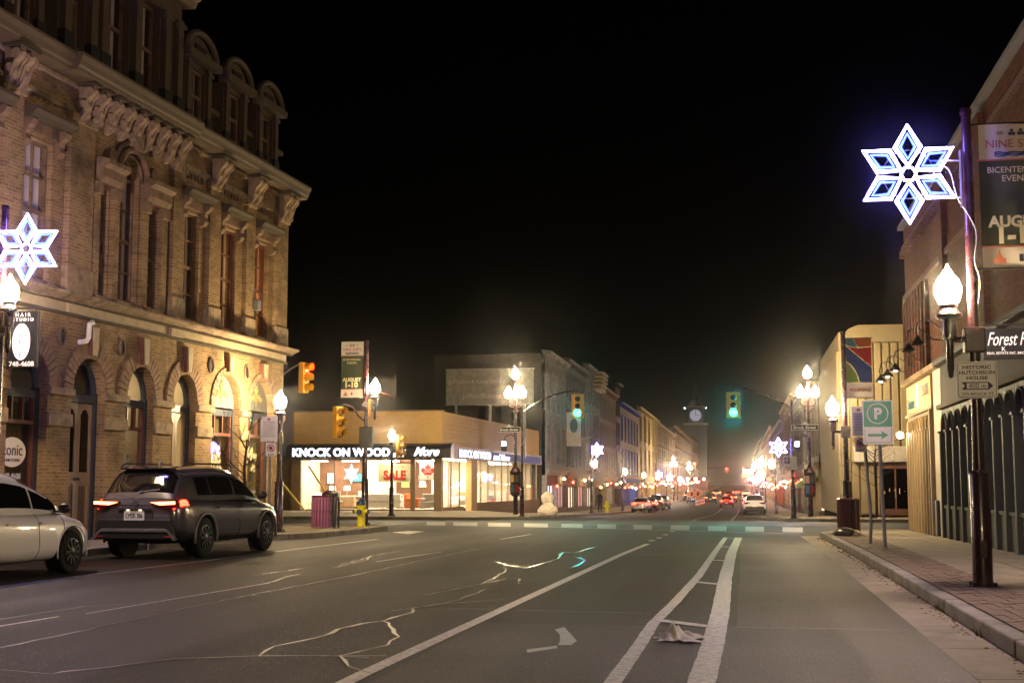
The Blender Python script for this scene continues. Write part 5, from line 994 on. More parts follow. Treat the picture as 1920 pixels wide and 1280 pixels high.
RW = [('awning_shop_building','pale low building with green awning next to the cream corner building',89.2,104,8.8,'far_pale','far_tan',1,4,['shop_white','shop_warm'],'flag_green'),
('grey_shop_building','grey block, second past the cream corner building on the right row',104,126,9.5,'far_grey','far_grey',2,5,['shop_warm',None],None),
('plum_shop_building','plum brick block, third past the cream corner building on the right row',126,160,11,'brick_plum','brown_trim',2,7,['shop_pink','shop_white'],None),
('tan_shop_building','tan block, fourth past the cream corner building on the right row',160,215,10.5,'far_tan','far_tan',2,8,['shop_warm','shop_red',None],None),
('long_brick_building','long red brick block far along the right row',215,330,12,'brick_red','brown_trim',2,10,['shop_warm','shop_white'],None),
('far_pale_building','pale block at the far end of the right row',330,600,13,'far_pale','far_grey',2,14,['shop_warm','shop_red'],None)]
for n_, l_, a, b, h, wm, tr, fl, by, sh, aw_ in RW: gfac(n_, l_, False, a, b, h, wm, tr, fl, by, sh, aw_)
# clock tower
ct = thing('clock_tower', 'dark square clock tower with a pale lit clock face above the left row', 'tower', (-16,490,-.6))
MB().box(-4,4,0,8,0,23.5).build('shaft', 'shade_dark_wall', ct); MB().box(-4.4,4.4,-.4,8.4,23.5,24.2).build('ledge', 'stone_trim', ct); bf = MB().box(-2.6,2.6,.6,6.6,24.2,29.8).build('belfry', 'far_grey', ct); MB().box(-3.1,3.1,.1,7.1,29.8,30.4).build('belfry_cornice', 'stone_trim', ct)
MB().lathe([(2.1,0),(2.1,.15)], 28).xf(Matrix.Translation((0,.55,27)) @ Matrix.Rotation(R(90),4,'X')).build('clock_face', 'clock_face', ct); g = MB().box(-.12,.12,.36,.39,27,28.7); g.box(-.1,1.2,.36,.39,26.9,27.1); g.build('clock_hands', 'black', ct)
for k in range(12): a = R(30*k); MB().box(1.75*math.cos(a)-.1,1.75*math.cos(a)+.1,.36,.39,27+1.75*math.sin(a)-.1,27+1.75*math.sin(a)+.1).build('hour_mark', 'black', ct)
MB().lathe([(2.9,0),(2.2,1.2),(1.2,2.2),(.9,4.5),(1.1,4.6),(.2,6.5),(.05,8.5)], 12, (0,3.6,30.4)).build('cupola', 'slate', ct)
for s in (-1,1): MB().sphere((s*3.9,.0,29.6), .16).build('flood_lamp', 'sig_white', ct)
# ================================================================== cars
def sgnpow(v, e): return math.copysign(abs(v)**e, v)
def loft(rings, capa=True, capb=True):
    g = MB(); n = len(rings[0]); vs = [p for r in rings for p in r]; fs = []
    for i in range(len(rings)-1):
        for k in range(n): l = (k+1) % n; fs.append((i*n+k, i*n+l, (i+1)*n+l, (i+1)*n+k))
    if capa: fs.append(tuple(range(n))[::-1])
    if capb: fs.append(tuple((len(rings)-1)*n+k for k in range(n)))
    return g.add(vs, fs)
def resample(tab, x): 
    # smooth (cosine) interpolation
    if x <= tab[0][0]: return tab[0][1]
    for (a, b), (c, d) in zip(tab, tab[1:]):
        if x <= c: t = (x-a)/(c-a); return b+(d-b)*t
    return tab[-1][1]
KIND = {
 'suv': dict(L=4.65,W=1.84,wb=2.7,tr=.365,
   w=[(-2.325,.70),(-2.28,.82),(-2.15,.885),(-1.8,.915),(0,.92),(1.3,.915),(1.8,.88),(2.1,.80),(2.28,.66),(2.325,.5)],
   lo=[(-2.325,.48),(-2.25,.36),(-2,.28),(0,.25),(1.9,.26),(2.25,.34),(2.325,.45)],
   hi=[(-2.325,.98),(-2.25,1.08),(-2.1,1.13),(-1.5,1.12),(0,1.07),(1.0,1.05),(1.5,1.02),(1.9,.95),(2.2,.82),(2.325,.66)],
   gh=[(-2.22,.02),(-2.12,.24),(-2.0,.46),(-1.9,.57),(-1.7,.61),(-1.0,.64),(-.3,.655),(.2,.63),(.5,.54),(.9,.33),(1.3,.06),(1.38,.01)],
   gw=[(-2.2,.72),(-1.9,.79),(-1,.82),(.5,.82),(1.38,.72)], gb=1.06, side=[(-1.45,-.95),(-.9,.02),(.1,1.05)], ws=(.36,1.28), rw=(-2.17,-1.93)),
 'hatch': dict(L=4.5,W=1.76,wb=2.7,tr=.325,
   w=[(-2.25,.66),(-2.15,.8),(-1.8,.87),(0,.88),(1.3,.875),(1.75,.83),(2.05,.72),(2.2,.56),(2.25,.42)],
   lo=[(-2.25,.45),(-2.1,.3),(0,.19),(1.9,.2),(2.2,.24),(2.25,.35)],
   hi=[(-2.25,.9),(-2.1,1.0),(-1.5,1.02),(0,.95),(.9,.94),(1.3,.91),(1.7,.84),(2.05,.72),(2.25,.52)],
   gh=[(-2.0,.03),(-1.6,.33),(-1.2,.53),(-.6,.64),(-.1,.655),(.3,.59),(.7,.43),(1.1,.21),(1.5,.01)],
   gw=[(-2.0,.62),(-1.2,.73),(0,.78),(1.0,.76),(1.45,.66)], gb=.92, side=[(-1.2,-.4),(-.35,.42),(.46,1.08)], ws=(.32,1.34), rw=(-1.85,-1.0)),
 'sedan': dict(L=4.6,W=1.8,wb=2.68,tr=.33,
   w=[(-2.3,.66),(-2.2,.8),(-1.8,.88),(0,.9),(1.4,.89),(1.9,.82),(2.2,.66),(2.3,.45)],
   lo=[(-2.3,.42),(-2.1,.28),(0,.2),(1.9,.2),(2.3,.36)], hi=[(-2.3,.86),(-2.2,.98),(-1.6,1.03),(0,.97),(.9,.95),(1.6,.87),(2.1,.74),(2.3,.56)],
   gh=[(-1.75,.02),(-1.4,.24),(-1.0,.42),(-.5,.49),(0,.49),(.4,.41),(.8,.2),(1.15,.01)], gw=[(-1.75,.66),(-1,.74),(0,.76),(1.15,.68)], gb=.96, side=[(-1.1,-.25),(-.2,.6)], ws=(.28,1.08), rw=(-1.65,-1.02))}
CARMESH = {}
def bsurf(k, x, a, off=0):
    w = resample(k['w'], x)+off; lo = resample(k['lo'], x)-off; hi = resample(k['hi'], x)+off*.6; zc = (lo+hi)/2; h = (hi-lo)/2
    c, s = math.cos(a), math.sin(a); e = .36; y = w*sgnpow(c, e); z = zc+h*sgnpow(s, e)
    t = (z-lo)/max(hi-lo, .01); y *= 1-.05*max(0, t-.55)/.45-.06*max(0, .3-t)/.3
    return (x, y, z)
def gsurf(k, x, a, off=0):
    h = max(resample(k['gh'], x), .005); w = resample(k['gw'], x); c, s = math.cos(a), math.sin(a)
    y = w*sgnpow(c, .42); z = h*abs(s)**.42; y *= 1-.24*(z/.6); 
    base = resample(k['hi'], x)-.02; z0 = min(k['gb'], base) if x > .9 or x < -1.7 else k['gb']-.02
    n = Vector((0, c, s)); return (x, y+n.y*off, z0+z+n.z*off)
def patch(f, xs, as_):
    g = MB(); n, m = len(xs), len(as_); vs = [f(x, a) for x in xs for a in as_]
    return g.add(vs, [(i*m+j, i*m+j+1, (i+1)*m+j+1, (i+1)*m+j) for i in range(n-1) for j in range(m-1)])
def lin(a, b, n): return [a+(b-a)*i/(n-1) for i in range(n)]
def carmesh(kind):
    if kind in CARMESH: return CARMESH[kind]
    k = KIND[kind]; L = k['L']; N = 40; xs = lin(-L/2, L/2, 44); rings = [[bsurf(k, x, 2*math.pi*(i+.5)/N) for i in range(N)] for x in xs]
    ob = loft(rings).build('body', None, None, smooth='all'); bm = MB()
    for wx in (-k['wb']/2, k['wb']/2):
        for s in (-1, 1):
            c = MB().cyl((wx, s*(k['W']/2-.27), k['tr']),(wx, s*(k['W']/2+.2), k['tr']), k['tr']+.065, n=28).build('cutter', None)
            md = ob.modifiers.new('cut', 'BOOLEAN'); md.object = c; md.operation = 'DIFFERENCE'; md.solver = 'EXACT'
    bpy.context.view_layer.update(); dg = bpy.context.evaluated_depsgraph_get(); me = bpy.data.meshes.new_from_object(ob.evaluated_get(dg)); me.set_sharp_from_angle(angle=R(38))
    for md in list(ob.modifiers): c = md.object; ob.modifiers.remove(md); bpy.data.objects.remove(c)
    bpy.data.objects.remove(ob); CARMESH[kind] = me; return me
WH = {}
def car(name, label, loc, rz, kind, paint, group=None, tail=None, detail=False, brake=True):
    k = KIND[kind]; t = thing(name, label, 'car', loc, rz, group); L, W, wb, tr = k['L'], k['W'], k['wb'], k['tr']
    me = carmesh(kind).copy(); me.materials.clear(); me.materials.append(M[paint]); b = bpy.data.objects.new('body', me); COL.objects.link(b); b.parent = t
    xs = lin(k['gh'][0][0], k['gh'][-1][0], 40); A = lin(.0, math.pi, 31)
    patch(lambda x, a: gsurf(k, x, a), xs, A).build('cabin', paint, t, smooth='all')
    gl = 'glass_car'
    for a, c in k['side']:
        for s in (0, 1):
            P = patch(lambda x, q: gsurf(k, x, math.pi-q if s else q, .006), lin(a, c, 14), lin(.012, .42, 7)).build('side_window', 'car_glass', t, smooth='all')
    patch(lambda x, q: gsurf(k, x, q, .006), lin(*k['ws'], 14), lin(.62, math.pi-.62, 20)).build('windscreen', 'car_glass', t, smooth='all')
    patch(lambda x, q: gsurf(k, x, q, .006), lin(*k['rw'], 10), lin(.5, math.pi-.5, 22)).build('rear_window', 'car_glass', t, smooth='all')
    # lower cladding
    c0 = 1.5*math.pi; dm = 'plastic' if kind == 'suv' else paint
    if kind == 'suv':
        for s in (0, 1): patch(lambda x, q: bsurf(k, x, q if s else 3*math.pi-q, .008), lin(-wb/2+tr+.06, wb/2-tr-.06, 16), lin(math.pi*1.13, math.pi*1.45, 8)).build('sill_cladding', 'plastic', t, smooth='all')
        patch(lambda x, q: bsurf(k, x, q, .008), lin(-L/2+.02, -wb/2-tr-.06, 10), lin(math.pi*1.06, math.pi*1.94, 30)).build('rear_bumper', 'plastic', t, smooth='all')
        MB().prism([(-.8,.36),(.8,.36),(.72,.72),(-.72,.72)], -L/2-.03, -L/2+.05, 'x').build('rear_bumper', 'plastic', t, bevel=.02)
    # wheels
    for wx in (-wb/2, wb/2):
        for s in (-1, 1):
            key = (kind, s)
            if key not in WH:
                M90 = Matrix.Rotation(R(90), 4, 'X')
                w_ = MB().lathe([(tr*.62,-.1),(tr*.9,-.105),(tr*.98,-.085),(tr,-.05),(tr,.05),(tr*.98,.085),(tr*.9,.105),(tr*.62,.1)], 30).xf(M90).build('wheel', 'tyre', t, smooth=True)
                rm = MB().lathe([(tr*.64,0),(tr*.64,.02),(tr*.58,.025),(tr*.5,-.01),(tr*.25,.0),(tr*.2,.03),(tr*.12,.035),(.01,.04)], 24).xf(Matrix.Translation((0,s*.085,0)) @ Matrix.Rotation(R(-90*s), 4, 'X')).build('rim', 'rim_black', w_, smooth=True)
                sp = MB()
                for q in range(10): a = R(36*q); sp.box(tr*.2,tr*.6,-.02,.02,-.02,.02); sp.v[-8:] = [tuple(Matrix.Translation((0,s*.1,0)) @ Matrix.Rotation(a, 4, 'Y') @ Vector(p)) for p in sp.v[-8:]]
                sp.build('spokes', 'rim_black', w_); WH[key] = w_
            else: w_ = inst(WH[key], t)
            w_.location = (wx, s*(W/2-.115), tr)
            if kind == 'suv' or detail:
                R_ = tr+.075; MB().tube([(wx+R_*math.cos(R(-12+204*i/16)), s*(W/2-.008), tr+R_*math.sin(R(-12+204*i/16))) for i in range(17)], .03 if kind == 'suv' else .012, 6).build('wheel_arch_trim', 'arch_trim' if kind == 'suv' else paint, t, smooth='all')
            MB().lathe([(tr*1.1,0),(tr*1.1,.01)], 20).xf(Matrix.Translation((wx, s*(W/2-.26), tr)) @ Matrix.Rotation(R(90), 4, 'X')).build('wheel_well', 'black', t)
    # mirrors, handles
    for s in (-1, 1):
        MB().sphere((k['side'][-1][1]-.12, s*(W/2+.07), k['gb']+.06), .1, 12, 8, (.7,1.0,.75)).build('mirror', 'plastic' if kind == 'suv' else 'black', t, smooth='all'); MB().box(k['side'][-1][1]-.14,k['side'][-1][1]-.08,min(s*(W/2-.1),s*(W/2+.02)),max(s*(W/2-.1),s*(W/2+.02)),k['gb'],k['gb']+.03).build('mirror_stalk', 'black', t)
        for a, c in k['side'][-2:]: MB().box(a+.02,a+.22,min(s*(W/2-.03),s*(W/2+.015)),max(s*(W/2-.03),s*(W/2+.015)),k['gb']-.16,k['gb']-.125).build('door_handle', paint, t, bevel=.01)
        # door seams
        for a, c in k['side'][-2:]:
            g = MB(); ang = [math.pi*2-.25+i*.09 for i in range(5)]
            MB().tube([(c+.05, s*bsurf(k, c+.05, q, .002)[1], bsurf(k, c+.05, q, .002)[2]) for q in lin(-.9,.75,16)], .005, 4).build('door_seam', 'black', t)
    # lamps
    xr = -L/2; zt = resample(k['hi'], xr+.1)
    for s in (-1, 1):
        lit = 'tail_lit' if tail else 'tail_dark'
        if kind == 'suv':
            h = MB().prism([(s*.3,zt-.06),(s*.8,zt-.03),(s*.84,zt-.17),(s*.62,zt-.2)], xr-.035, xr+.12, 'x').build('tail_lamp', 'tail_dark', t, bevel=.01)
            if tail:
                MB().prism([(s*.32,zt-.07),(s*.8,zt-.055),(s*.8,zt-.105),(s*.5,zt-.12)], xr-.042, xr-.036, 'x').build('lamp_bar', 'tail_core', h); 
            q0 = (0.22, .62); P = patch(lambda x, q: bsurf(k, x, q if s > 0 else math.pi-q, .014), lin(xr+.02, xr+.34, 8), lin(*q0, 6)).build('tail_lamp', lit, t, smooth='all')
        else:
            MB().box(xr-.02,xr+.2,min(s*.42,s*.8),max(s*.42,s*.8),zt-.2,zt-.04).build('tail_lamp', lit, t, bevel=.02)
        xf = L/2; zf = resample(k['hi'], xf-.2)
        hp = patch(lambda x, q: bsurf(k, x, q if s > 0 else math.pi-q, .008), lin(xf-.42, xf-.06, 8), lin(.3, 1.0, 8)).build('headlamp', 'headlamp', t, smooth='all')
    if kind != 'suv' and tail: MB().box(xr+.0,xr+.03,-.2,.2,zt-.02,zt+.0).build('high_brake_lamp', 'tail_lit', t)
    pz = .78 if kind == 'suv' else .62
    pl = MB().box(xr-.03,xr-.015,-.2,.2,pz-.085,pz+.085).build('number_plate', 'sign_white', t)
    if detail:
        MB().box(xr-.022,xr-.005,-.36,.36,pz-.13,pz+.15).build('plate_recess', paint, t, bevel=.01)
    return t
SUV = car('parked_suv', 'dark grey SUV with glowing tail lamps parked at the left kerb', (-10.53,24.86,0), R(86), 'suv', 'car_grey', tail=True, detail=True)
x = -2.325
pt = text('plate_lettering', 'CMSK 306', .1, 'dark_text', SUV, (x-.032,0,.78), width=.33, height=.09, rz=R(-90))
MB().box(x-.05,x-.0,-.32,.32,.885,.915).build('plate_lamp_bar', 'car_grey', SUV); MB().box(x-.045,x-.02,.1,.14,.872,.884).build('plate_lamp', 'plate_lamp', SUV); MB().box(x-.045,x-.02,-.14,-.1,.872,.884).build('plate_lamp', 'plate_lamp', SUV)
MB().prism([(-.62,.55),(.62,.55),(.68,.49),(-.68,.49)], x-.05, x-.02, 'x').build('bumper_trim', 'galv', SUV, bevel=.008)
for s in (-1,1): MB().prism([(s*.62,.55),(s*.68,.52),(s*.85,.36),(s*.78,.34)], x-.045, x, 'x').build('bumper_trim', 'galv', SUV); MB().box(x-.04,x-.02,min(s*.62,s*.78),max(s*.62,s*.78),.4,.425).build('reflector', 'red_paint', SUV); MB().tube([(-1.75,s*.62,1.66),(-1.6,s*.63,1.715),(.1,s*.63,1.72),(.3,s*.62,1.67)], .018, 6).build('roof_rail', 'dark_metal', SUV, smooth=True)
MB().lathe([(.055,0),(.055,.012),(.035,.014)], 18).xf(Matrix.Translation((x-.005,0,1.0)) @ Matrix.Rotation(R(-90),4,'Y')).build('badge', 'steel', SUV); MB().box(x-.02,x+.02,-.06,.06,.995,1.005).build('badge_bar', 'steel', SUV)
MB().prism([(-2.0,1.60),(-1.7,1.63),(-1.7,1.67),(-2.04,1.63)], -.5, .5, 'y').build('spoiler', 'car_grey', SUV, bevel=.01); MB().tube([(-2.2,.02,1.19),(-2.16,-.2,1.22),(-2.14,-.38,1.24)], .012, 5).build('rear_wiper', 'black', SUV); MB().prism([(-1.5,1.69),(-1.3,1.69),(-1.46,1.76)], -.015, .015).build('antenna_fin', 'car_grey', SUV)
WC = car('parked_hatchback', 'white hatchback cut by the left edge behind the grey SUV', (-10.9,17.6,0), R(86.5), 'hatch', 'car_white', detail=True)
FC = [('far_car','silver sedan with lit tail lamps, first in the far left row of parked cars',-9.5,130,'sedan','car_silver',True),('far_car','dark sedan parked directly beyond the silver sedan',-9.4,139,'sedan','car_black',True),('far_car','dark SUV parked beyond the dark sedan on the left',-9.3,148,'suv','car_black',True),('far_car','pale SUV parked farthest in the far left cluster',-9.2,158,'suv','car_silver',False),('far_car','dark sedan beside the orange road-work signs',-7.6,215,'sedan','car_black',False),('far_car','red car driving away down the middle of the street with brake lamps lit',-1.9,176,'sedan','car_red',True),('far_car','white SUV stopped at the right kerb beyond the crossing',1.02,112,'suv','car_white',False),('far_car','dark car parked directly beyond the white SUV on the right',1.0,128,'sedan','car_black',False),('far_car','small car with red tail lamps farther down the right kerb',.9,150,'sedan','car_silver',True),('far_car','distant car with red tail lamps in the middle of the street',-2.4,260,'sedan','car_black',True),('far_car','distant dark car parked on the left, past the road-work barrels',-9.4,245,'suv','car_black',True),('far_car','distant car with red tail lamps farthest down the street',-1.2,330,'sedan','car_silver',True),
('far_car','distant dark SUV with red tail lamps just beyond the red car, in the left lane',-4.6,205,'suv','car_black',True),('far_car','distant sedan with red tail lamps between the road-work barrels and the right kerb',-1.6,228,'sedan','car_red',True),('far_car','distant SUV with red tail lamps near the far red signals, left lane',-5.2,290,'suv','car_silver',True),('far_car','distant sedan parked at the right kerb short of the triple-globe lamp cluster',.9,215,'sedan','car_black',True),('far_car','distant SUV parked at the right kerb near the far red lit sign',.9,285,'suv','car_white',True)]
for n_, l_, a, b, kd, pa, tl in FC: car(n_, l_, (a,b,gz(b)), R(90), kd, pa, 'cars farther down the street', tl)
# ================================================================== street furniture and small things
def sz(y): return gz(y)+.13
# signs on the near right post
hh = thing('direction_sign', 'square white historic house direction sign on the nearest right lamp post', 'sign', (2.76,16.37,2.34))
def rrect(w, h, r, n=5):
    P = []
    for cx, cz, a0 in ((w/2-r,h/2-r,0),(-w/2+r,h/2-r,90),(-w/2+r,-h/2+r,180),(w/2-r,-h/2+r,270)):
        P += [(cx+r*math.cos(R(a0+90*i/n)), cz+r*math.sin(R(a0+90*i/n))) for i in range(n+1)]
    return P
def sh(P, dz): return [(x, z+dz) for x, z in P]
MB().prism(sh(rrect(.46,.43,.04),.215), -.005, .005).build('plate', 'sign_white', hh); 
g = MB(); g.tube([(x,-.007,z) for x, z in sh(rrect(.43,.40,.03),.215)], .003, 4, closed=True); g.build('border_line', 'dark_text', hh)
for s, z, w_ in (('HISTORIC',.365,.32),('HUTCHISON',.302,.4),('HOUSE',.238,.24)): text('lettering', s, .06, 'dark_text', hh, (0,-.008,z), width=w_, height=.043, bold=.001)
MB().prism([(-.18,.10),(.13,.10),(.18,.145),(.13,.19),(-.18,.19),(-.14,.145)], -.008, -.0052).build('arrow', 'dark_text', hh); MB().box(-.12,.12,-.0095,-.0082,.112,.178).build('arrow_panel', 'sign_white', hh)
text('lettering', '400 m', .06, 'dark_text', hh, (0,-.011,.145), width=.2); text('lettering', '270 BROCK ST', .03, 'dark_text', hh, (0,-.008,.05), width=.36, height=.03)
MB().box(-.03,.03,.005,.07,.2,.24).build('mounting_band', 'steel', hh)
# parking sign on its own leaning post
def signpost(label, x, y, top, lean=0, kink=None):
    t = thing('sign_post', label, 'post', (x,y,sz(y))); P = [(0,0,0)]+([kink] if kink else [])+[(lean,0,top)]
    MB().tube(P, .035, 8).build('post', 'galv', t, smooth=True); MB().lathe([(.09,0),(.05,.02)], 8).build('ground_collar', 'dark_metal', t); return t
pp_ = signpost('grey steel post of the green parking sign', 2.66, 26.3, 2.3, -.06)
ps = thing('parking_sign', 'green and white parking sign with an arrow to the right', 'sign', (2.585,26.24,2.09))
MB().prism(sh(rrect(.56,.84,.03),.42), -.006, .006).build('plate', 'sign_white', ps); MB().prism(sh(rrect(.52,.485,.015),.575), -.009, -.0062).build('green_field', 'sign_green', ps)
MB().tube([(.19*math.cos(R(15*k)),-.011,.585+.19*math.sin(R(15*k))) for k in range(24)], .014, 5, closed=True).build('ring', 'sign_white', ps); text('lettering', 'P', .3, 'sign_white', ps, (.01,-.013,.585), height=.22, bold=.012)
MB().prism([(-.19,.15),(.07,.15),(.05,.09),(.19,.175),(.05,.26),(.07,.2),(-.19,.2)], -.009, -.0062).build('arrow', 'sign_green', ps)
g = MB()
for a in ((-.25,-.24,.03,.31),(.24,.25,.03,.31),(-.25,.25,.03,.04)): g.box(a[0],a[1],-.0085,-.0063,a[2],a[3])
g.build('border_line', 'sign_green', ps)
np_ = signpost('thin bent post carrying the two small parking notices', 2.56, 28.2, 2.8, -.1, (.03,0,.5))
def paysign(label, loc, w, h, rz=0):
    t = thing('notice_sign', label, 'sign', loc, rz); MB().prism(sh(rrect(w,h,.02),h/2), -.004, .004).build('plate', 'sign_white', t)
    for k in range(6): MB().box(-w*.36,w*.36-(k%3)*.05*w,-.007,-.0045,h*(.2+.09*k),h*(.2+.09*k)+.012).build('print_line', 'grey_text', t)
    MB().box(-.04,.03,-.007,-.0045,h*.84,h*.93).build('emblem', 'banner_rust', t); text('lettering', 'Pay & Display', .05, 'dark_text', t, (0,-.006,h*.76), width=w*.7); return t
def nopark(label, loc, w, h, rz=0):
    t = thing('no_parking_sign', label, 'sign', loc, rz); MB().prism(sh(rrect(w,h,.02),h/2), -.004, .004).build('plate', 'sign_white', t); c = h*.6; r = w*.34
    MB().tube([(r*math.cos(R(20*k)),-.006,c+r*math.sin(R(20*k))) for k in range(18)], .014, 5, closed=True).build('red_ring', 'red_paint', t); MB().tube([(-r*.7,-.007,c+r*.7),(r*.7,-.007,c-r*.7)], .012, 5).build('red_bar', 'red_paint', t); MB().lathe([(r*.55,0),(r*.55,.002)], 12).xf(Matrix.Translation((0,-.0045,c)) @ Matrix.Rotation(R(90),4,'X')).build('symbol', 'dark_text', t); MB().box(-w*.3,w*.3,-.007,-.0045,h*.08,h*.14).build('arrow_bar', 'dark_text', t); return t
paysign('white pay-and-display notice beside the green parking sign', (2.4,28.14,2.32), .3, .6); nopark('small no-parking sign hanging left of the green parking sign', (2.42,28.14,1.99), .22, .3)
lp = signpost('thin post of the two white notices before the brick building corner', -11.98, 33, 3.0); paysign('white pay-and-display notice before the brick building corner', (-12.0,32.93,2.44), .44, .64, R(8)); nopark('small no-parking sign below the notice at the brick building corner', (-11.94,32.93,2.06), .26, .34, R(8))
bs = thing('lane_sign', 'small white bicycle lane sign with black diamond on the far right pole', 'sign', (2.2,61.78,2.0)); MB().prism(sh(rrect(.58,.6,.03),.3), -.006, .006).build('plate', 'sign_white', bs); MB().box(-.27,-.02,-.009,-.0062,.28,.57).build('black_field', 'black_sign', bs); MB().prism([(-.145,.31),(-.06,.425),(-.145,.54),(-.23,.425)], -.012, -.0092).build('diamond', 'sign_white', bs); MB().prism([(-.145,.36),(-.1,.425),(-.145,.49),(-.19,.425)], -.014, -.0122).build('diamond_core', 'black_sign', bs); MB().tube([(.05,-.008,.12),(-.1,-.008,.04),(-.2,-.008,.16)], .012, 5).build('arrow', 'dark_text', bs)
F3 = flake('lit snowflake on the far right signal pole', (1.7,62.3,3.02), .72, 0, .03)
# litter bins
def slatbin(label, x, y, mat, h=.95, r=.29, n=20, group=None):
    t = thing('litter_bin', label, 'bin', (x,y,sz(y)), 0, group); MB().lathe([(r-.05,.05),(r-.05,h-.05)], 16).build('liner', 'black', t)
    s0 = None
    for k in range(n):
        a = 2*math.pi*k/n; o = MB().box(-.032,.032,-.008,.008,.04,h-.03).build('slat', mat, t) if s0 is None else inst(s0, t); s0 = s0 or o
        o.location = (r*math.sin(a), -r*math.cos(a), 0); o.rotation_euler = (0, 0, a)
    for z in (.06,h*.5,h-.06): MB().tube([((r-.012)*math.cos(R(20*k)),(r-.012)*math.sin(R(20*k)),z) for k in range(18)], .014, 5, closed=True).build('hoop', mat, t)
    MB().lathe([(r+.01,h-.04),(r+.02,h),(r-.06,h+.02),(r-.1,h)], 20).build('rim', 'maroon_clean', t, smooth=True); return t
slatbin('shiny purple slatted litter bin on the left corner beside the hydrant', -12.18, 38, 'purple_slat'); slatbin('dark round slatted litter bin at the foot of the flag lamp post', 2.6, 34.2, 'maroon_clean', .9, .27)
t = thing('recycling_bin', 'dark bin standing behind the purple slatted bin', 'bin', (-12.55,40,sz(40))); MB().lathe([(.2,0),(.23,.95)], 18).build('drum', 'dark_metal', t, smooth=True); MB().lathe([(.25,.95),(.25,1.02),(.12,1.12),(.02,1.13)], 18).build('lid', 'black', t, smooth=True)
t = thing('bike_rack', 'narrow black hoop rack right of the purple bin', 'rack', (-11.78,38.2,sz(38))); MB().tube([(0,-.2,0),(0,-.2,.75),(0,-.12,.9),(0,.12,.9),(0,.2,.75),(0,.2,0)], .03, 8).build('hoop', 'black', t, smooth=True)
for s in (-.2,.2): MB().lathe([(.07,0),(.04,.02)],10,(0,s,0)).build('foot', 'black', t)
hy = thing('fire_hydrant', 'bright yellow fire hydrant with blue cap on the left corner', 'hydrant', (-11.55,40,sz(40)-.02))
MB().lathe([(.19,0),(.19,.04),(.13,.05),(.12,.1),(.12,.6),(.15,.62),(.15,.67),(.12,.69)], 20).build('barrel', 'hydrant_yellow', hy, smooth=True); MB().lathe([(.14,.69),(.14,.74),(.11,.82),(.05,.87),(.04,.93),(.02,.93)], 18).build('bonnet', 'hydrant_blue', hy, smooth=True)
for ax, z, r, L_ in (((0,-1,0),.48,.075,.2),((1,0,0),.5,.06,.2),((-1,0,0),.5,.06,.2)):
    v = Vector(ax); q = MB().cyl(v*.1+Vector((0,0,z)), v*L_+Vector((0,0,z)), r, n=12).build('outlet', 'hydrant_yellow', hy, smooth=True); MB().cyl(v*L_+Vector((0,0,z)), v*(L_+.06)+Vector((0,0,z)), r*1.1, n=8).build('outlet_cap', 'hydrant_blue', q)
for k in range(6): a = R(60*k); MB().cyl((.165*math.cos(a),.165*math.sin(a),.03),(.165*math.cos(a),.165*math.sin(a),.07),.018,n=6).build('bolt', 'dark_metal', hy)
# guy wires with yellow guards
for i, (a, b, lab) in enumerate((((-25.9,73.4,-.17),(-28.6,73.2,3.0),'yellow guy-wire guard leaning left of the store awning end'),((-24.2,72.6,-.17),(-27.2,72.6,3.2),'yellow guy-wire guard in front of the arched rack'),((-21.6,70.5,-.17),(-23.8,70.6,2.9),'yellow guy-wire guard rising behind the dark bin'))):
    t = thing('guy_wire', lab, 'guy wire', a, 0, 'yellow guy-wire guards'); d = Vector(b)-Vector(a); MB().tube([(0,0,0), d*.82], .055, 8).build('guard', 'guard_yellow', t); MB().tube([(0,0,0), d*3.4], .012, 5).build('wire', 'galv', t); MB().lathe([(.05,-.05),(.05,.05)],8).build('anchor', 'dark_metal', t)
# wrapped shrub, cloth, bag
bu = thing('wrapped_shrub', 'pale cloth-wrapped planter shrub on the far left pavement', 'planter', (-10.98,76.5,sz(76.5)))
def lump(c, r, sc, nz, seed, nm, mat, par):
    g = MB().sphere((0,0,0), 1, 26, 16); rr = random.Random(seed); ph = [(rr.uniform(2,7), rr.uniform(0,6.3), rr.uniform(2,6)) for _ in range(6)]; V = []
    for x, y, z in g.v:
        f = 1+nz*sum(math.sin(a*x+b+c2*z)*math.cos(c2*y-b) for a, b, c2 in ph)/3; V.append((c[0]+x*r*sc[0]*f, c[1]+y*r*sc[1]*f, c[2]+z*r*sc[2]*f))
    g.v = V; return g.build(nm, mat, par, smooth='all')
lump((0,0,.28), .6, (1,.8,.6), .1, 3, 'wrapped_base', 'wrap', bu); lump((-.02,0,.98), .36, (1,.9,1.05), .1, 5, 'wrapped_top', 'wrap', bu); lump((.05,-.05,.62), .3, (.9,.8,.6), .14, 8, 'tied_neck', 'wrap', bu)
cl = thing('dropped_cloth', 'crumpled pale cloth lying in the bike lane buffer', 'cloth', (-.575,11.85,gz(11.8)+.006)); g = MB(); N = 30; V = []
for i in range(N+1):
    for j in range(N+1):
        u, v = i/N-.5, j/N-.5; e = 1+.16*math.sin(9*u+3)+.12*math.cos(11*v); r = math.hypot(u*1.15, v*1.1)
        z = .06*math.exp(-(r/.24)**2)+.038*abs(math.sin(13*u+5*v+2*math.sin(7*v)))*math.exp(-(r/.42)**2)*1.5+.006
        V.append((u*.38*e+.03*math.sin(8*v), v*.62*(1+.1*math.sin(7*u)), z))
from mathutils import noise as mno
V = [(x+.03*mno.noise((x*9,y*9,1)), y+.04*mno.noise((x*9,y*9,5)), max(.004, z*(1+.5*mno.noise((x*10,y*7,9)))+.012*abs(mno.noise((x*18,y*12,3)))*(1 if z > .015 else .2))) for x, y, z in V]
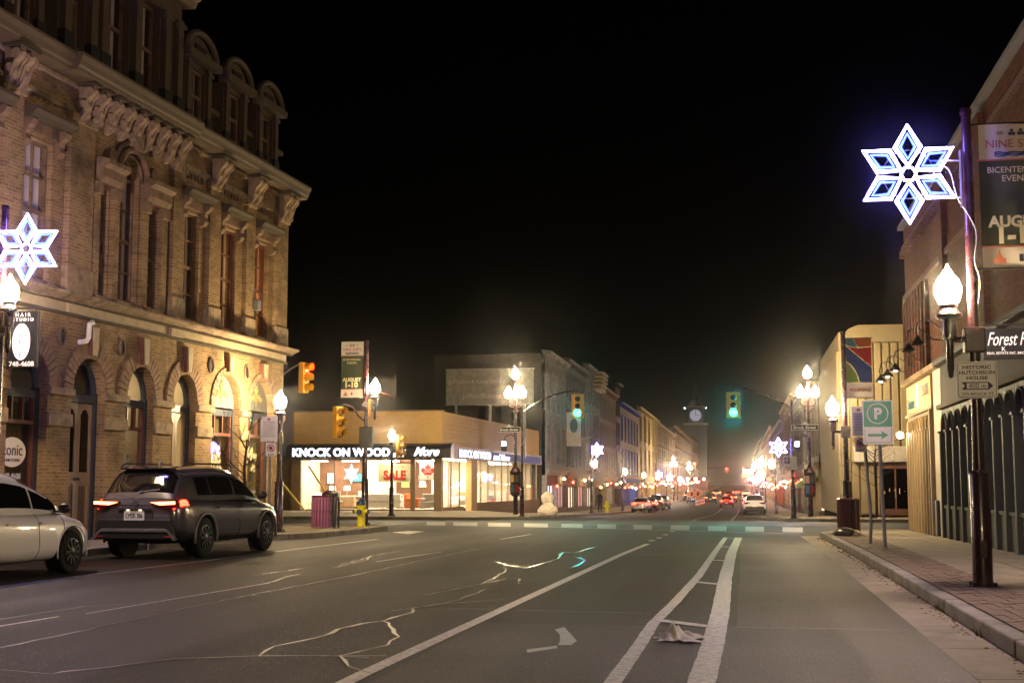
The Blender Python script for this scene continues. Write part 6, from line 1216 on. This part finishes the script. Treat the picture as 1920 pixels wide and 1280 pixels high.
g.add(V, [(i*(N+1)+j, i*(N+1)+j+1, (i+1)*(N+1)+j+1, (i+1)*(N+1)+j) for i in range(N) for j in range(N)]); g.build('fabric', 'cloth', cl, smooth='all')
bg_ = thing('litter_bag', 'crumpled dark and tan bag dumped on the kerb by the round bin', 'bag', (2.42,33.2,sz(33.2)+.01)); lump((0,0,.1), .24, (1.05,.7,.5), .16, 11, 'bag', 'bag', bg_); lump((.22,.02,.08), .15, (1,.7,.55), .18, 12, 'bag_top', 'wrap', bg_)
# bare street trees
def baretree(label, x, y, z, h, seed, n=5):
    t = thing('bare_tree', label, 'tree', (x,y,z)); rr = random.Random(seed); MB().tube([(0,0,0),(.02,.01,h*.3),(-.02,0,h*.55),(.03,.02,h*.8)], [.06,.05,.04,.02], 8).build('trunk', 'bark', t, smooth=True); g = MB()
    def br(p, d, L, r, dep):
        q = [p]; 
        for i in range(4): d = (d+Vector((rr.uniform(-.25,.25), rr.uniform(-.25,.25), rr.uniform(-.05,.18)))).normalized(); q.append(q[-1]+d*L/4)
        g.tube(q, [r*(1-.16*i) for i in range(5)], 5)
        if dep:
            for _ in range(3): k = rr.randint(1,4); br(q[k], (d+Vector((rr.uniform(-1,1), rr.uniform(-1,1), rr.uniform(-.2,.6)))).normalized(), L*.6, r*.55, dep-1)
    for k in range(n*2): zz = h*(.35+.45*k/(n*2)); a = rr.uniform(0,6.28); br(Vector((0,0,zz)), Vector((math.cos(a), math.sin(a), .5)).normalized(), h*.3, .022, 2)
    g.build('branches', 'bark', t)
baretree('bare young tree in front of the last arched window of the brick building', -12.5, 32.6, sz(32.6), 3.0, 4, 3); baretree('bare young tree before the cream building entrance', 6.2, 64.8, sz(64.8), 4.2, 9)
# leaf litter in the gutter, weeds
g = MB(); rr = random.Random(2)
for k in range(420):
    y = rr.uniform(7,36); x = rr.gauss(1.97,.07); x = min(x, 2.03); a = rr.uniform(0,6.28); s = rr.uniform(.012,.03); z = gz(y)+.016+rr.uniform(0,.012); c, d = math.cos(a)*s, math.sin(a)*s
    g.add([(x-c,y-d,z),(x+d*.6,y-c*.6,z+.008),(x+c,y+d,z),(x-d*.6,y+c*.6,z+.01)], [(0,1,2,3)])
tag(g.build('leaf_litter', 'leaf_litter'), 'dry brown leaves scattered along the right gutter', 'leaves', kind='stuff')
g = MB()
for k in range(90):
    y = rr.choice([9.3,9.6,12.4,14.9,20])+rr.uniform(-.15,.15); x = 2.03+rr.uniform(-.02,.01); h = rr.uniform(.03,.12); dx = rr.uniform(-.06,.02); dy = rr.uniform(-.04,.04)
    g.add([(x-.004,y,gz(y)),(x+.004,y,gz(y)),(x+dx,y+dy,gz(y)+h)], [(0,1,2)])
tag(g.build('weeds', 'weed'), 'small weeds growing along the right kerb joint', 'weeds', kind='stuff')
# distant lamps, snowflakes, signals, road works
ORD = ['first','second','third','fourth','fifth','sixth','seventh','eighth','ninth','tenth']
base = None
for side, X, ysl in (('left',-11.2,[101,128,153,178,205,240,280,330,400]),('right',2.6,[105,150,190,245,300,360,430])):
    for i, y in enumerate(ysl):
        lab = f'{ORD[i]} lamp post past the crossing along the {side} pavement'
        if base is None: base = post('lamp_post', lab, 'lamp post', X, y, 5.6, ((.3,0,3.75),), group='lamp posts farther down the street')
        else: clone(base, (X,y,sz(y)), 0 if side == 'left' else math.pi, lab, 'lamp posts farther down the street')
k0 = None
for i, (x, y) in enumerate(((-11.3,228),(3.4,225),(3.2,275),(-11.3,300),(3.0,340))):
    lab = ['triple-globe lamp post past the yellow arched building on the left','nearest triple-globe lamp post in the lamp cluster beyond the white SUV','middle triple-globe lamp post in the lamp cluster beyond the white SUV','distant triple-globe lamp post at the red brick building','distant triple-globe lamp post farthest down the right pavement'][i]
    clone(K2, (x,y,sz(y)), 0, lab, 'triple-globe kiosk lamp posts')
for i, (x, y, z) in enumerate(((-10.75,101,4.3),(-10.75,178,3.6),(-10.75,205,3.4),(-10.75,240,3.2),(2.0,150,3.0),(2.0,190,3.0))):
    clone(F3, (x,y,z+gz(y)+.6), 0, f'lit snowflake on the {["first","fourth","fifth","sixth","second","third"][i]} lamp post past the crossing on the {"left" if x < 0 else "right"}', 'snowflake lights on the street poles').scale = (1.2,1.2,1.2)
S6 = signal('distant red signal on the left beyond the yellow arched building', (-8.4,245,6.3+gz(245)), 0, 'red'); 
S7 = signal('distant red signal over the middle of the street', (-3.4,330,6.0+gz(330)), 0, 'red'); S8 = signal('distant red signal over the right lane', (.6,330,6.0+gz(330)), 0, 'red')
for s_, x in ((S6,-11.4),(S7,-11.4),(S8,2.6)):
    t = thing('signal_pole', f'distant pole carrying the {s_["label"].replace("distant ","")}', 'pole', (x,s_.location.y+.3,sz(s_.location.y))); dz = s_.location.z-t.location.z; MB().tube([(0,0,0),(0,0,dz+.6)], .09, 8).build('shaft', 'maroon', t); MB().tube([(0,0,dz+.3),(s_.location.x-x,0,dz+.75)], .05, 6).build('mast_arm', 'maroon', t); MB().cyl((s_.location.x-x,0,dz+.75),(s_.location.x-x,0,dz+.5),.03,n=6).build('hanger', 'dark_metal', t)
t = thing('lit_shop_sign', 'red and white lit sign high over the far right pavement', 'sign', (1.5,300,gz(300)+4.2)); MB().box(-1.1,1.1,-.15,.15,.9,1.8).build('white_panel', 'shop_white', t); MB().box(-1.3,1.3,-.15,.15,0,.88).build('red_panel', 'shop_red', t); MB().cyl((1.1,0,-4.1),(1.1,0,0),.1,n=8).build('post', 'dark_metal', t)
for i, (x, y) in enumerate(((-6.9,190),(-6.1,190.8))):
    t = thing('road_work_sign', ['left one of the two orange diamond road-work signs','right one of the two orange diamond road-work signs'][i], 'sign', (x,y,gz(y)), 0, 'road-work signs'); MB().prism([(0,.9),(.75,1.65),(0,2.4),(-.75,1.65)], -.02, .02).build('panel', 'orange_sign', t); MB().prism([(-.12,1.4),(.12,1.4),(.2,1.9),(-.1,1.8)], -.03, -.021).build('symbol', 'black_sign', t)
    for s in (-1,1): MB().tube([(0,.02,1.1),(s*.4,.1,0)], .025, 5).build('leg', 'dark_metal', t)
b0 = None
for i in range(6):
    y = 183+i*6; lab = f'{ORD[i]} orange road-work barrel counted from the diamond signs'
    if b0 is None:
        b0 = thing('traffic_barrel', lab, 'barrel', (-5.9,y,gz(y)), 0, 'orange road-work barrels')
        for k in range(5): MB().lathe([(.28-.016*k,k*.2),(.275-.016*k,(k+1)*.2)], 14).build('band', 'orange_sign' if k % 2 == 0 else 'sign_white', b0)
        MB().lathe([(.36,0),(.36,.06)], 14).build('base', 'black', b0)
    else: clone(b0, (-5.9+.1*i,y,gz(y)), 0, lab)
t = thing('fire_hydrant', 'small yellow hydrant on the far left pavement beside the dark figure', 'hydrant', (-11.1,112,sz(112))); MB().lathe([(.2,0),(.14,.05),(.14,.7),(.17,.75),(.1,.95),(.03,1.0)], 12).build('barrel', 'hydrant_yellow', t, smooth=True); MB().cyl((-.26,0,.55),(.26,0,.55),.08,n=8).build('outlet', 'hydrant_yellow', t)
pb = thing('pole_banner', 'pale banner with dark portrait oval hung left of the first far lamp post', 'banner', (-12.5,101,gz(101)+5.2)); MB().box(-.55,.55,-.01,.01,0,2.6).build('sheet', 'side_banner' if 'side_banner' in M else 'curtain', pb); MB().prism([(.3*math.cos(R(20*k)), 1.55+.55*math.sin(R(20*k))) for k in range(18)], -.018, -.011).build('oval', 'dark_metal', pb); MB().cyl((-.55,0,2.6),(1.25,0,2.6),.03,n=6).build('banner_arm', 'dark_metal', pb)
# ------------------------------------------------------------------ person far down the left pavement
def person(label, loc, rz):
    t = thing('person', label, 'person', loc, rz); J = [(0,0,.95,.14),(0,0,1.15,.15),(0,0,1.4,.16),(0,0,1.5,.07),(0,-.01,1.56,.065),(0,-.01,1.66,.1),(0,-.01,1.74,.075)]
    E_ = [(0,1),(1,2),(2,3),(3,4),(4,5),(5,6)]
    for s in (-1,1):
        n = len(J); J += [(s*.17,0,1.4,.075),(s*.24,.02,1.15,.055),(s*.23,-.06,.9,.042),(s*.23,-.08,.8,.04)]; E_ += [(2,n),(n,n+1),(n+1,n+2),(n+2,n+3)]
        n = len(J); J += [(s*.1,0,.9,.1),(s*.11,-.02,.5,.07),(s*.11,.03,.1,.05),(s*.12,-.1,.04,.045)]; E_ += [(0,n),(n,n+1),(n+1,n+2),(n+2,n+3)]
    me = bpy.data.meshes.new('body'); me.from_pydata([j[:3] for j in J], E_, []); me.materials.append(M['jacket']); o = bpy.data.objects.new('body', me); COL.objects.link(o); o.parent = t
    o.modifiers.new('skin', 'SKIN'); sub = o.modifiers.new('sub', 'SUBSURF'); sub.levels = sub.render_levels = 1
    for i, v in enumerate(me.skin_vertices[0].data): v.radius = (J[i][3], J[i][3]); v.use_root = (i == 0)
    MB().sphere((0,-.02,1.66), .1, 12, 8, (.85,.95,1.15)).build('head', 'skin', t, smooth='all'); MB().sphere((0,.015,1.69), .11, 12, 8, (.9,.95,1.05)).build('hair', 'black', t, smooth='all')
person('person in dark clothes standing on the far left pavement by the small hydrant', (-11.9,114,sz(114)), R(20))
# ------------------------------------------------------------------ volume added to give the lamps halos
hz = MB().box(-510,510,-60,3010,-4,48).build('halo_haze', None); m = bpy.data.materials.new('halo_haze'); m.use_nodes = True; n = m.node_tree; n.nodes.clear()
v = node(n, 'ShaderNodeVolumePrincipled'); v.inputs['Color'].default_value = (.9,.9,.92,1); v.inputs['Density'].default_value = .00024; v.inputs['Anisotropy'].default_value = .985
o = node(n, 'ShaderNodeOutputMaterial'); n.links.new(v.outputs[0], o.inputs['Volume']); hz.data.materials.append(m); tag(hz, 'thin volume added to make halos round the street lamps', 'halo_haze', kind='stuff')
